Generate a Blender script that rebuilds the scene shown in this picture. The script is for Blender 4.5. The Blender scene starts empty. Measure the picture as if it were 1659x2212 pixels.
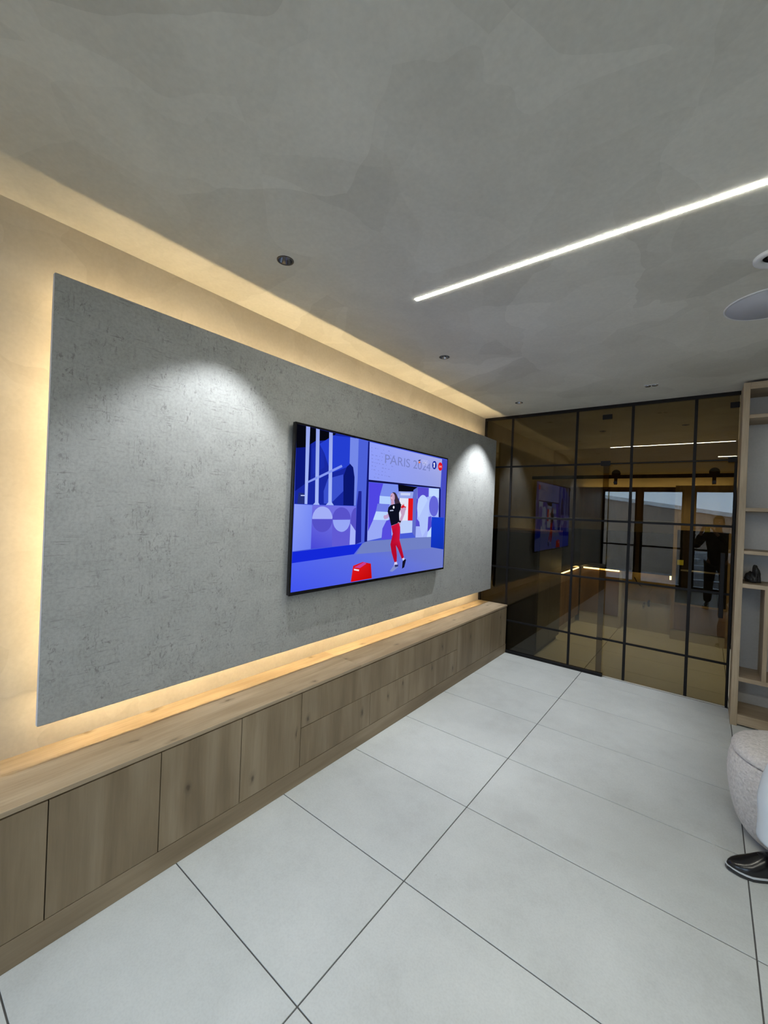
import bpy, bmesh, math, random
from mathutils import Vector, Matrix, noise

S = bpy.context.scene
COL = S.collection
R = math.radians

# ------------------------------------------------------------------ camera
cam = bpy.data.cameras.new('camera')
cam.sensor_fit = 'HORIZONTAL'
cam.sensor_width = 36.0
cam.lens = 891.957 / 1659 * 36.0
cam.shift_x = -1.465 / 1659
cam.shift_y = -6.458 / 1659
cam.clip_start = 0.02
camo = bpy.data.objects.new('camera', cam)
COL.objects.link(camo)
S.camera = camo
YAW, PITCH, ROLL = 0.6656966, -0.000957, -0.0407504
fw = Vector((-math.sin(YAW) * math.cos(PITCH), math.cos(YAW) * math.cos(PITCH), math.sin(PITCH)))
rt = Vector((math.cos(YAW), math.sin(YAW), 0))
up = rt.cross(fw)
r2 = math.cos(ROLL) * rt - math.sin(ROLL) * up
u2 = math.sin(ROLL) * rt + math.cos(ROLL) * up
camo.matrix_world = Matrix(((r2.x, u2.x, -fw.x, 2.20749), (r2.y, u2.y, -fw.y, 0), (r2.z, u2.z, -fw.z, 1.63667), (0, 0, 0, 1)))

# ------------------------------------------------------------------ world, exposure
w = bpy.data.worlds.new('overcast_sky')
S.world = w
w.use_nodes = True
bg = w.node_tree.nodes['Background']
bg.inputs[0].default_value = (0.55, 0.74, 1.0, 1)
bg.inputs[1].default_value = 9.0
S.view_settings.view_transform = 'Standard'
S.view_settings.look = 'None'
S.view_settings.exposure = 0.0
S.view_settings.gamma = 1.0
S.view_settings.use_curve_mapping = False
S.cycles.use_denoising = True
S.cycles.use_adaptive_sampling = True
S.cycles.adaptive_threshold = 0.025
S.cycles.max_bounces = 8
S.cycles.diffuse_bounces = 5
S.cycles.glossy_bounces = 4
S.cycles.transparent_max_bounces = 16
S.cycles.sample_clamp_indirect = 6.0
S.cycles.caustics_reflective = False
S.cycles.caustics_refractive = False

LED_WARM = (1.0, 0.74, 0.40)
LED_WHITE = (1.0, 0.97, 0.84)
STRENGTH = dict(strip=150.0, back_strip=140.0, panel_led=75.0, side_led=170.0, low_led=150.0, spot=80.0, kitchen_led=14.0, kitchen_lamp=75.0, spot2=150.0)

CEIL = 2.797
GLASS_Y = 4.761
BACK_Y = -2.5
FAR_Y = 7.65
RIGHT_X = 5.6

# ------------------------------------------------------------------ helpers
class MB:
    """collects solids into one mesh"""
    def __init__(self):
        self.bm = bmesh.new()
    def box(self, x0, x1, y0, y1, z0, z1, bev=0.0, seg=1, rot=None):
        v = [self.bm.verts.new((x, y, z)) for x in (x0, x1) for y in (y0, y1) for z in (z0, z1)]
        q = [(0, 1, 3, 2), (4, 6, 7, 5), (0, 4, 5, 1), (2, 3, 7, 6), (0, 2, 6, 4), (1, 5, 7, 3)]
        fs = [self.bm.faces.new([v[i] for i in f]) for f in q]
        if bev:
            es = list({e for f in fs for e in f.edges})
            bmesh.ops.bevel(self.bm, geom=es, offset=bev, segments=seg, profile=0.5, affect='EDGES')
        return self
    def tube(self, pts, r, n=12, caps=True):
        rings = []
        for i, p in enumerate(pts):
            p = Vector(p)
            a = Vector(pts[max(i - 1, 0)]); b = Vector(pts[min(i + 1, len(pts) - 1)])
            d = (b - a).normalized()
            s = d.orthogonal().normalized() if not rings else (sv - d * sv.dot(d)).normalized()
            sv = s
            t = d.cross(s)
            rr = r[i] if isinstance(r, (list, tuple)) else r
            rings.append([self.bm.verts.new(p + rr * (math.cos(2 * math.pi * k / n) * s + math.sin(2 * math.pi * k / n) * t)) for k in range(n)])
        for a, b in zip(rings, rings[1:]):
            for k in range(n):
                self.bm.faces.new((a[k], a[(k + 1) % n], b[(k + 1) % n], b[k])).smooth = True
        if caps:
            self.bm.faces.new(rings[0][::-1]); self.bm.faces.new(rings[-1])
        return self
    def lathe(self, c, prof, n=40, closed=False):
        """prof: (radius, z) pairs spun about the vertical through c"""
        rings = []
        for r, z in prof:
            if r < 1e-6:
                rings.append([self.bm.verts.new((c[0], c[1], c[2] + z))])
            else:
                rings.append([self.bm.verts.new((c[0] + r * math.cos(2 * math.pi * k / n), c[1] + r * math.sin(2 * math.pi * k / n), c[2] + z)) for k in range(n)])
        if closed:
            rings.append(rings[0])
        for a, b in zip(rings, rings[1:]):
            for k in range(n):
                vs = []
                for q in (a[k % len(a)], a[(k + 1) % len(a)], b[(k + 1) % len(b)], b[k % len(b)]):
                    if q not in vs:
                        vs.append(q)
                if len(vs) > 2:
                    try:
                        self.bm.faces.new(vs).smooth = True
                    except ValueError:
                        pass
        return self
    def poly(self, pts):
        self.bm.faces.new([self.bm.verts.new(p) for p in pts])
        return self
    def prism(self, pts, ax, a, b):
        """outline pts (2-D) extruded along axis ax from a to b"""
        def P(p, t):
            l = [p[0], p[1]]; l.insert(ax, t); return l
        A = [self.bm.verts.new(P(p, a)) for p in pts]; B = [self.bm.verts.new(P(p, b)) for p in pts]
        n = len(pts)
        self.bm.faces.new(A); self.bm.faces.new(B[::-1])
        for i in range(n):
            self.bm.faces.new((A[i], B[i], B[(i + 1) % n], A[(i + 1) % n]))
        return self
    def done(self, name, mat, parent=None, origin=None, normals=True):
        if normals:
            bmesh.ops.recalc_face_normals(self.bm, faces=self.bm.faces)
        if parent is not None and origin is None:
            origin = wloc(parent)
        if origin is None:
            xs = [v.co for v in self.bm.verts]
            origin = Vector(((min(v.x for v in xs) + max(v.x for v in xs)) / 2, (min(v.y for v in xs) + max(v.y for v in xs)) / 2, min(v.z for v in xs)))
        origin = Vector(origin)
        for v in self.bm.verts:
            v.co -= origin
        me = bpy.data.meshes.new(name)
        self.bm.to_mesh(me); self.bm.free()
        for m in (mat if isinstance(mat, (list, tuple)) else [mat]):
            me.materials.append(m)
        o = bpy.data.objects.new(name, me)
        COL.objects.link(o)
        if parent is not None:
            o.parent = parent
            o.location = origin - wloc(parent)
        else:
            o.location = origin
        return o

def wloc(o):
    p = Vector(o.location)
    while o.parent:
        o = o.parent
        p += Vector(o.location)
    return p

def tag(o, label=None, cat=None, group=None, kind=None):
    if label: o['label'] = label
    if cat: o['category'] = cat
    if group: o['group'] = group
    if kind: o['kind'] = kind
    return o

def thing(name, loc, label=None, cat=None, group=None, kind=None):
    o = bpy.data.objects.new(name, None)
    o.empty_display_size = 0.1
    COL.objects.link(o)
    o.location = loc
    return tag(o, label, cat, group, kind)

def box(name, mat, parent, x0, x1, y0, y1, z0, z1, bev=0.0, seg=1, origin=None):
    return MB().box(x0, x1, y0, y1, z0, z1, bev, seg).done(name, mat, parent, origin)

def copy_thing(src, loc, **kw):
    r = src.copy(); COL.objects.link(r); r.location = loc
    for k in ('label', 'category', 'group'):
        if k in kw: r[k] = kw[k]
    for ch in list(src.children):
        c = ch.copy(); COL.objects.link(c); c.parent = r
        for g in ch.children:
            d = g.copy(); COL.objects.link(d); d.parent = c
    return r

# ------------------------------------------------------------------ materials
def mat(name):
    m = bpy.data.materials.new(name)
    m.use_nodes = True
    nt = m.node_tree
    return m, nt, nt.nodes['Principled BSDF'], nt.nodes, nt.links

def flat(name, col, rough=0.5, metal=0.0, bump=None, spec=0.5, vary=0.0, scale=40.0):
    m, nt, b, N, L = mat(name)
    b.inputs['Base Color'].default_value = (*col, 1)
    b.inputs['Roughness'].default_value = rough
    b.inputs['Metallic'].default_value = metal
    b.inputs['Specular IOR Level'].default_value = spec
    tc = N.new('ShaderNodeTexCoord')
    nz = N.new('ShaderNodeTexNoise'); nz.inputs['Scale'].default_value = scale; nz.inputs['Detail'].default_value = 5
    L.new(tc.outputs['Object'], nz.inputs['Vector'])
    if vary:
        cr = N.new('ShaderNodeValToRGB')
        cr.color_ramp.elements[0].position = 0.3; cr.color_ramp.elements[1].position = 0.7
        cr.color_ramp.elements[0].color = (*[c * (1 - vary) for c in col], 1)
        cr.color_ramp.elements[1].color = (*[min(1, c * (1 + vary)) for c in col], 1)
        L.new(nz.outputs['Fac'], cr.inputs[0]); L.new(cr.outputs[0], b.inputs['Base Color'])
    if bump:
        bp = N.new('ShaderNodeBump'); bp.inputs['Strength'].default_value = bump[0]; bp.inputs['Distance'].default_value = bump[1]
        L.new(nz.outputs['Fac'], bp.inputs['Height']); L.new(bp.outputs[0], b.inputs['Normal'])
    return m

def emit(name, col, strength):
    m = bpy.data.materials.new(name); m.use_nodes = True
    nt = m.node_tree; nt.nodes.clear()
    e = nt.nodes.new('ShaderNodeEmission'); o = nt.nodes.new('ShaderNodeOutputMaterial')
    e.inputs[0].default_value = (*col, 1); e.inputs[1].default_value = strength
    nt.links.new(e.outputs[0], o.inputs[0])
    return m

def ramp(N, stops):
    r = N.new('ShaderNodeValToRGB')
    e = r.color_ramp.elements
    while len(e) < len(stops): e.new(0.5)
    for k, (p, c) in enumerate(stops):
        e[k].position = p; e[k].color = (*c, 1) if len(c) == 3 else c
    return r

def mixc(N, L, a, b, fac, mode='MIX'):
    m = N.new('ShaderNodeMix'); m.data_type = 'RGBA'; m.blend_type = mode
    for s, v in ((6, a), (7, b)):
        if hasattr(v, 'is_output'): L.new(v, m.inputs[s])
        else: m.inputs[s].default_value = (*v, 1)
    if hasattr(fac, 'is_output'): L.new(fac, m.inputs[0])
    else: m.inputs[0].default_value = fac
    return m.outputs[2]

def wood(name, axis, dark, mid, light, rough=0.5, knots=0.6, fine=1.0):
    """oak: long grain along axis; every part is offset at random so that boards differ"""
    m, nt, b, N, L = mat(name)
    tc = N.new('ShaderNodeTexCoord'); oi = N.new('ShaderNodeObjectInfo')
    off = N.new('ShaderNodeVectorMath'); off.operation = 'MULTIPLY_ADD'
    comb = N.new('ShaderNodeCombineXYZ')
    for i in range(3): L.new(oi.outputs['Random'], comb.inputs[i])
    L.new(comb.outputs[0], off.inputs[0]); off.inputs[1].default_value = (17.3, 11.9, 23.7); L.new(tc.outputs['Object'], off.inputs[2])
    def mapped(sc):
        mp = N.new('ShaderNodeMapping'); mp.inputs['Scale'].default_value = sc
        L.new(off.outputs[0], mp.inputs[0]); return mp.outputs[0]
    def sc(long, across):
        s = [across] * 3; s[axis] = long; return s
    n1 = N.new('ShaderNodeTexNoise'); n1.inputs['Scale'].default_value = 1.0; n1.inputs['Detail'].default_value = 4; n1.inputs['Distortion'].default_value = 0.6
    L.new(mapped(sc(1.0, 8.0)), n1.inputs['Vector'])
    n2 = N.new('ShaderNodeTexNoise'); n2.inputs['Scale'].default_value = 1.0; n2.inputs['Detail'].default_value = 6; n2.inputs['Roughness'].default_value = 0.65
    L.new(mapped(sc(5.0, 95.0)), n2.inputs['Vector'])
    n4 = N.new('ShaderNodeTexNoise'); n4.inputs['Scale'].default_value = 1.0; n4.inputs['Detail'].default_value = 2
    L.new(mapped(sc(2.2, 4.0)), n4.inputs['Vector'])
    r1 = ramp(N, [(0.33, dark), (0.5, mid), (0.68, light)])
    L.new(n1.outputs['Fac'], r1.inputs[0])
    r2_ = ramp(N, [(0.34, (0.80, 0.78, 0.75)), (0.62, (1.08, 1.08, 1.08))])
    L.new(n2.outputs['Fac'], r2_.inputs[0])
    c = mixc(N, L, r1.outputs[0], r2_.outputs[0], 0.55 * fine, 'MULTIPLY')
    r4 = ramp(N, [(0.35, (0.87, 0.86, 0.84)), (0.65, (1.07, 1.07, 1.06))])
    L.new(n4.outputs['Fac'], r4.inputs[0])
    c = mixc(N, L, c, r4.outputs[0], 0.8, 'MULTIPLY')
    # knots
    vo = N.new('ShaderNodeTexVoronoi'); vo.voronoi_dimensions = '2D'; vo.inputs['Scale'].default_value = 1.0; vo.inputs['Randomness'].default_value = 1.0
    nd = N.new('ShaderNodeTexNoise'); nd.inputs['Scale'].default_value = 14.0; nd.inputs['Detail'].default_value = 3
    L.new(off.outputs[0], nd.inputs['Vector'])
    add = N.new('ShaderNodeVectorMath'); add.operation = 'MULTIPLY_ADD'
    L.new(nd.outputs['Color'], add.inputs[0]); add.inputs[1].default_value = (0.20, 0.20, 0.20)
    sp3 = N.new('ShaderNodeSeparateXYZ'); cb3 = N.new('ShaderNodeCombineXYZ')
    L.new(mapped(sc(2.4, 5.2)), sp3.inputs[0])
    L.new(sp3.outputs[{2: 1, 1: 0, 0: 2}[axis]], cb3.inputs[0]); L.new(sp3.outputs[axis], cb3.inputs[1]); L.new(cb3.outputs[0], add.inputs[2])
    L.new(add.outputs[0], vo.inputs['Vector'])
    rk = ramp(N, [(0.02, (1, 1, 1)), (0.05, (0.4, 0.4, 0.4)), (0.12, (0, 0, 0))])
    L.new(vo.outputs['Distance'], rk.inputs[0])
    # only some of the cells carry a knot
    sel = N.new('ShaderNodeMath'); sel.operation = 'GREATER_THAN'; sel.inputs[1].default_value = 0.45
    sx = N.new('ShaderNodeSeparateColor'); L.new(vo.outputs['Color'], sx.inputs[0]); L.new(sx.outputs[0], sel.inputs[0])
    mu = N.new('ShaderNodeMath'); mu.operation = 'MULTIPLY'; L.new(sel.outputs[0], mu.inputs[0]); L.new(rk.outputs[0], mu.inputs[1])
    mu2 = N.new('ShaderNodeMath'); mu2.operation = 'MULTIPLY'; L.new(mu.outputs[0], mu2.inputs[0]); mu2.inputs[1].default_value = knots
    c = mixc(N, L, c, tuple(x * 0.34 for x in dark), mu2.outputs[0])
    L.new(c, b.inputs['Base Color'])
    b.inputs['Roughness'].default_value = rough
    b.inputs['Specular IOR Level'].default_value = 0.35
    bp = N.new('ShaderNodeBump'); bp.inputs['Strength'].default_value = 0.15; bp.inputs['Distance'].default_value = 0.002
    L.new(n2.outputs['Fac'], bp.inputs['Height']); L.new(bp.outputs[0], b.inputs['Normal'])
    return m

def plaster(name, lo, hi, scale=1.0, edge=0.5):
    """trowelled micro-cement: overlapping soft patches with thin ridges"""
    m, nt, b, N, L = mat(name)
    tc = N.new('ShaderNodeTexCoord')
    n0 = N.new('ShaderNodeTexNoise'); n0.inputs['Scale'].default_value = 1.6 * scale; n0.inputs['Detail'].default_value = 3
    L.new(tc.outputs['Object'], n0.inputs['Vector'])
    add = N.new('ShaderNodeVectorMath'); add.operation = 'MULTIPLY_ADD'
    L.new(n0.outputs['Color'], add.inputs[0]); add.inputs[1].default_value = (0.55, 0.55, 0.55); L.new(tc.outputs['Object'], add.inputs[2])
    vals = []
    for sc in (1.7, 3.1):
        v = N.new('ShaderNodeTexVoronoi'); v.inputs['Scale'].default_value = sc * scale
        L.new(add.outputs[0], v.inputs['Vector'])
        s = N.new('ShaderNodeSeparateColor'); L.new(v.outputs['Color'], s.inputs[0])
        vals.append((v, s.outputs[0]))
    n1 = N.new('ShaderNodeTexNoise'); n1.inputs['Scale'].default_value = 1.1 * scale; n1.inputs['Detail'].default_value = 7; n1.inputs['Roughness'].default_value = 0.6; n1.inputs['Distortion'].default_value = 0.7
    L.new(tc.outputs['Object'], n1.inputs['Vector'])
    def lin(sock, k, prev=None):
        q = N.new('ShaderNodeMath'); q.operation = 'MULTIPLY_ADD'
        L.new(sock, q.inputs[0]); q.inputs[1].default_value = k
        if prev is None: q.inputs[2].default_value = 0
        else: L.new(prev, q.inputs[2])
        return q.outputs[0]
    a = lin(n1.outputs['Fac'], 0.8)
    a = lin(vals[0][1], 0.11 * edge * 2, a)
    a = lin(vals[1][1], 0.08 * edge * 2, a)
    cr = ramp(N, [(0.36, lo), (0.86, hi)])
    L.new(a, cr.inputs[0])
    n3 = N.new('ShaderNodeTexNoise'); n3.inputs['Scale'].default_value = 60; n3.inputs['Detail'].default_value = 5
    L.new(tc.outputs['Object'], n3.inputs['Vector'])
    r3 = ramp(N, [(0.3, (0.95, 0.95, 0.95)), (0.7, (1.04, 1.04, 1.04))]); L.new(n3.outputs['Fac'], r3.inputs[0])
    c = mixc(N, L, cr.outputs[0], r3.outputs[0], 0.8, 'MULTIPLY')
    L.new(c, b.inputs['Base Color'])
    b.inputs['Roughness'].default_value = 0.55
    b.inputs['Specular IOR Level'].default_value = 0.3
    bp = N.new('ShaderNodeBump'); bp.inputs['Strength'].default_value = 0.25; bp.inputs['Distance'].default_value = 0.006
    L.new(a, bp.inputs['Height']); L.new(bp.outputs[0], b.inputs['Normal'])
    return m

def stone_tile(name):
    m, nt, b, N, L = mat(name)
    tc = N.new('ShaderNodeTexCoord'); oi = N.new('ShaderNodeObjectInfo')
    comb = N.new('ShaderNodeCombineXYZ')
    for i in range(3): L.new(oi.outputs['Random'], comb.inputs[i])
    off = N.new('ShaderNodeVectorMath'); off.operation = 'MULTIPLY_ADD'
    L.new(comb.outputs[0], off.inputs[0]); off.inputs[1].default_value = (13.0, 29.0, 7.0); L.new(tc.outputs['Object'], off.inputs[2])
    n1 = N.new('ShaderNodeTexNoise'); n1.inputs['Scale'].default_value = 3.2; n1.inputs['Detail'].default_value = 9; n1.inputs['Roughness'].default_value = 0.68
    L.new(off.outputs[0], n1.inputs['Vector'])
    r1 = ramp(N, [(0.3, (0.54, 0.565, 0.555)), (0.5, (0.60, 0.63, 0.62)), (0.72, (0.65, 0.68, 0.67))]); L.new(n1.outputs['Fac'], r1.inputs[0])
    n2 = N.new('ShaderNodeTexNoise'); n2.inputs['Scale'].default_value = 130; n2.inputs['Detail'].default_value = 3
    L.new(off.outputs[0], n2.inputs['Vector'])
    r2_ = ramp(N, [(0.3, (0.93, 0.93, 0.93)), (0.6, (1.03, 1.03, 1.03))]); L.new(n2.outputs['Fac'], r2_.inputs[0])
    c = mixc(N, L, r1.outputs[0], r2_.outputs[0], 0.7, 'MULTIPLY')
    # small dark flecks
    v = N.new('ShaderNodeTexVoronoi'); v.inputs['Scale'].default_value = 9; L.new(off.outputs[0], v.inputs['Vector'])
    rv = ramp(N, [(0.012, (1, 1, 1)), (0.05, (0, 0, 0))]); L.new(v.outputs['Distance'], rv.inputs[0])
    mu = N.new('ShaderNodeMath'); mu.operation = 'MULTIPLY'; L.new(rv.outputs[0], mu.inputs[0]); mu.inputs[1].default_value = 0.22
    c = mixc(N, L, c, (0.33, 0.33, 0.31), mu.outputs[0])
    L.new(c, b.inputs['Base Color'])
    b.inputs['Roughness'].default_value = 0.42
    b.inputs['Specular IOR Level'].default_value = 0.4
    return m

def wallpaper(name):
    """grey textured panel with small dark flecks and fine scratches"""
    m, nt, b, N, L = mat(name)
    tc = N.new('ShaderNodeTexCoord')
    def nz(scale, det=6, rough=0.6, dist=0.0):
        mp = N.new('ShaderNodeMapping'); mp.inputs['Scale'].default_value = scale; L.new(tc.outputs['Object'], mp.inputs[0])
        n = N.new('ShaderNodeTexNoise'); n.inputs['Scale'].default_value = 1; n.inputs['Detail'].default_value = det; n.inputs['Roughness'].default_value = rough; n.inputs['Distortion'].default_value = dist
        L.new(mp.outputs[0], n.inputs['Vector']); return n.outputs['Fac']
    base = ramp(N, [(0.3, (0.335, 0.345, 0.335)), (0.7, (0.405, 0.415, 0.405))]); L.new(nz((9, 9, 9), 8, 0.7), base.inputs[0])
    fine = ramp(N, [(0.35, (0.88, 0.88, 0.87)), (0.6, (1.05, 1.05, 1.05))]); L.new(nz((80, 80, 80), 4), fine.inputs[0])
    c = mixc(N, L, base.outputs[0], fine.outputs[0], 0.9, 'MULTIPLY')
    dark = (0.16, 0.16, 0.155)
    def mask(sock, lo, hi, k):
        r = ramp(N, [(lo, (0, 0, 0)), (hi, (k, k, k))]); L.new(sock, r.inputs[0]); return r.outputs[0]
    def mul(a, bb):
        q = N.new('ShaderNodeMath'); q.operation = 'MULTIPLY'; L.new(a, q.inputs[0]); L.new(bb, q.inputs[1]); return q.outputs[0]
    region = mask(nz((7, 7, 7), 3), 0.44, 0.6, 1.0)
    region2 = mask(nz((5.1, 6, 8.3), 3), 0.44, 0.6, 1.0)
    flecks = mul(mask(nz((62, 62, 42), 4, 0.75, 0.4), 0.56, 0.64, 0.7), region)
    c = mixc(N, L, c, dark, flecks)
    hs = mul(mask(nz((60, 13, 150), 3, 0.6, 0.5), 0.60, 0.68, 0.6), region2)
    c = mixc(N, L, c, dark, hs)
    vs = mul(mask(nz((60, 120, 15), 3, 0.6, 0.3), 0.60, 0.68, 0.42), region)
    c = mixc(N, L, c, dark, vs)
    L.new(c, b.inputs['Base Color'])
    b.inputs['Roughness'].default_value = 0.7
    b.inputs['Specular IOR Level'].default_value = 0.25
    bp = N.new('ShaderNodeBump'); bp.inputs['Strength'].default_value = 0.2; bp.inputs['Distance'].default_value = 0.002
    L.new(nz((70, 70, 70), 4), bp.inputs['Height']); L.new(bp.outputs[0], b.inputs['Normal'])
    return m

def tinted_glass(name, tint, ior=1.5, rough=0.0):
    """clear pane: mirror reflection by Fresnel, the rest passes through tinted"""
    m = bpy.data.materials.new(name); m.use_nodes = True
    nt = m.node_tree; N = nt.nodes; L = nt.links; N.clear()
    out = N.new('ShaderNodeOutputMaterial'); mx = N.new('ShaderNodeMixShader'); fr = N.new('ShaderNodeFresnel')
    tr = N.new('ShaderNodeBsdfTransparent'); gl = N.new('ShaderNodeBsdfGlossy')
    fr.inputs['IOR'].default_value = ior
    tr.inputs[0].default_value = (*tint, 1); gl.inputs['Roughness'].default_value = rough
    gl.inputs[0].default_value = (1, 1, 1, 1)
    L.new(fr.outputs[0], mx.inputs[0]); L.new(tr.outputs[0], mx.inputs[1]); L.new(gl.outputs[0], mx.inputs[2]); L.new(mx.outputs[0], out.inputs[0])
    return m

def srgb(c):
    return tuple(((x / 255) / 12.92 if x / 255 <= 0.04045 else ((x / 255 + 0.055) / 1.055) ** 2.4) for x in c)

M = {}
M['ceiling'] = plaster('ceiling_microcement', (0.545, 0.53, 0.465), (0.79, 0.775, 0.695), 0.8, 0.8)
M['wall'] = plaster('wall_microcement', (0.50, 0.46, 0.385), (0.70, 0.66, 0.58), 1.4, 0.6)
M['tile'] = stone_tile('pale_stone_tile')
M['grout'] = flat('grey_grout', (0.10, 0.10, 0.10), 0.9)
M['oak_v'] = wood('oak_vertical_grain', 2, (0.205, 0.152, 0.092), (0.262, 0.20, 0.125), (0.32, 0.252, 0.168), knots=0.8, fine=0.6)
M['oak_y'] = wood('oak_length_grain', 1, (0.34, 0.26, 0.17), (0.42, 0.335, 0.23), (0.50, 0.41, 0.295), knots=0.7)
M['oak_plinth'] = wood('oak_plinth_grain', 1, (0.215, 0.16, 0.097), (0.266, 0.203, 0.129), (0.32, 0.25, 0.167), knots=0.3, fine=0.6)
M['oak_x'] = wood('oak_cross_grain', 0, (0.34, 0.265, 0.18), (0.41, 0.325, 0.225), (0.48, 0.39, 0.28), knots=0.25)
M['oak_shelf'] = wood('oak_shelf_upright', 2, (0.36, 0.285, 0.19), (0.43, 0.345, 0.24), (0.49, 0.40, 0.285), knots=0.2)
M['panel'] = wallpaper('grey_flecked_wallpaper')
M['edge'] = flat('panel_edge', (0.74, 0.77, 0.80), 0.5)
M['mdf'] = flat('panel_backing', (0.45, 0.40, 0.33), 0.8)
M['black'] = flat('black_powder_coat', (0.006, 0.0055, 0.006), 0.5, spec=0.2)
M['blackgloss'] = flat('black_gloss', (0.008, 0.008, 0.010), 0.12)
M['glass'] = tinted_glass('bronze_glass', (0.555, 0.505, 0.365), 1.5)
M['window_glass'] = tinted_glass('clear_glass', (0.97, 0.98, 0.98), 1.45)
M['alu'] = flat('anodised_aluminium', (0.6, 0.6, 0.6), 0.35, 1.0)
M['chrome'] = flat('dark_chrome_reflector', (0.42, 0.43, 0.46), 0.10, 1.0)
M['recess'] = flat('lamp_recess_black', (0.02, 0.02, 0.022), 0.35)
M['white'] = flat('white_lacquer', (0.72, 0.73, 0.74), 0.4)
M['cloth_white'] = flat('pale_blue_cotton', (0.74, 0.80, 0.86), 0.85, bump=(0.3, 0.004), scale=30)
M['cloth_black'] = flat('black_cotton', (0.010, 0.010, 0.012), 0.85, bump=(0.4, 0.004), scale=25)
M['skin'] = flat('skin', (0.46, 0.27, 0.19), 0.5, vary=0.08, scale=12)
M['hair'] = flat('dark_brown_hair', (0.035, 0.022, 0.015), 0.6, bump=(0.6, 0.01), scale=60)
M['shoe'] = flat('polished_black_leather', (0.010, 0.010, 0.011), 0.24, bump=(0.12, 0.003), scale=30)
M['sole'] = flat('black_rubber_sole', (0.02, 0.02, 0.022), 0.3)
M['welt'] = flat('pale_welt', (0.62, 0.65, 0.68), 0.3)
M['boucle'] = flat('ivory_boucle', (0.76, 0.73, 0.715), 0.95, bump=(1.0, 0.012), vary=0.14, scale=75)
M['strip'] = emit('strip_diffuser_light', LED_WHITE, STRENGTH['strip'])
M['back_strip'] = emit('back_strip_light', LED_WHITE, STRENGTH['back_strip'])
M['panel_led'] = emit('warm_led_tape', LED_WARM, STRENGTH['panel_led'])
M['side_led'] = emit('warm_side_led_tape', LED_WARM, STRENGTH['side_led'])
M['low_led'] = emit('warm_low_led_tape', LED_WARM, STRENGTH['low_led'])
M['kitchen_led'] = emit('kitchen_led_tape', (1.0, 0.84, 0.50), STRENGTH['kitchen_led'])
M['kitchen_wood'] = wood('walnut_front', 2, (0.15, 0.085, 0.04), (0.22, 0.13, 0.065), (0.29, 0.18, 0.095), knots=0.3)
M['kitchen_oak'] = wood('kitchen_oak_front', 2, (0.33, 0.24, 0.15), (0.42, 0.32, 0.2), (0.5, 0.39, 0.26), knots=0.2)
M['kitchen_grey'] = flat('anthracite_front', (0.035, 0.037, 0.036), 0.4)
M['kitchen_wall'] = flat('cream_wall_paint', (0.55, 0.47, 0.35), 0.8, vary=0.05, scale=3)
M['raw_wall'] = flat('unfinished_wall', (0.48, 0.36, 0.20), 0.9, vary=0.35, scale=4, bump=(0.4, 0.01))
M['plinth'] = flat('pale_plinth', (0.52, 0.50, 0.46), 0.5)
M['frame_wood'] = wood('window_frame_wood', 2, (0.20, 0.10, 0.035), (0.28, 0.15, 0.06), (0.35, 0.20, 0.09), knots=0.1)
M['render_grey'] = flat('outdoor_render', (0.38, 0.30, 0.235), 0.9, vary=0.08, scale=5)
M['paving'] = flat('outdoor_paving', (0.30, 0.31, 0.33), 0.9, vary=0.1, scale=4)
M['coping'] = flat('white_coping', (0.78, 0.79, 0.80), 0.7)
M['yellow'] = flat('lime_yellow_phone_case', (0.62, 0.60, 0.06), 0.4)
M['backwall'] = plaster('grey_shelf_back', (0.50, 0.49, 0.475), (0.60, 0.59, 0.575), 2.0, 0.3)
M['bag'] = flat('black_soft_leather', (0.012, 0.012, 0.013), 0.5, bump=(0.8, 0.02), scale=18)
M['speaker'] = flat('speaker_grille', (0.50, 0.52, 0.56), 0.7, bump=(0.6, 0.001), scale=400)

# ================================================================== SETTING
def struct(o):
    o['kind'] = 'structure'
    return o

LIT_SPOTS = [(0.584, 1.225), (0.612, 4.225)]
OFF_SPOTS = [(0.600, 2.700)]
KITCHEN_SPOTS = [(1.05, 6.15), (1.95, 6.15)]
HOLE = 0.034
STRIP = (0.893, 2.475, 1.862, 1.888)

def circle(cx, cy, r, n=32):
    return [(cx + r * math.cos(2 * math.pi * k / n), cy + r * math.sin(2 * math.pi * k / n)) for k in range(n)]

cu = bpy.data.curves.new('ceiling_outline', 'CURVE')
cu.dimensions = '2D'; cu.fill_mode = 'BOTH'; cu.extrude = 0.06
loops = [[(-0.12, BACK_Y - 0.12), (RIGHT_X + 0.12, BACK_Y - 0.12), (RIGHT_X + 0.12, FAR_Y + 0.12), (-0.12, FAR_Y + 0.12)]]
for c in LIT_SPOTS + OFF_SPOTS + KITCHEN_SPOTS:
    loops.append(circle(*c, HOLE))
loops.append([(STRIP[0], STRIP[2]), (STRIP[1], STRIP[2]), (STRIP[1], STRIP[3]), (STRIP[0], STRIP[3])])
loops.append(circle(2.405, 2.42, 0.05))
for lp in loops:
    sp = cu.splines.new('POLY'); sp.points.add(len(lp) - 1); sp.use_cyclic_u = True
    for pt, q in zip(sp.points, lp):
        pt.co = (q[0], q[1], 0, 1)
tmp = bpy.data.objects.new('ceiling_outline', cu); COL.objects.link(tmp)
bpy.context.view_layer.update()
me = bpy.data.meshes.new_from_object(tmp.evaluated_get(bpy.context.evaluated_depsgraph_get()))
bpy.data.objects.remove(tmp)
me.materials.clear(); me.materials.append(M['ceiling'])
for p_ in me.polygons: p_.use_smooth = False
ceil = bpy.data.objects.new('ceiling', me); COL.objects.link(ceil); ceil.location = (0, 0, CEIL + 0.06)
struct(ceil)

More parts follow.
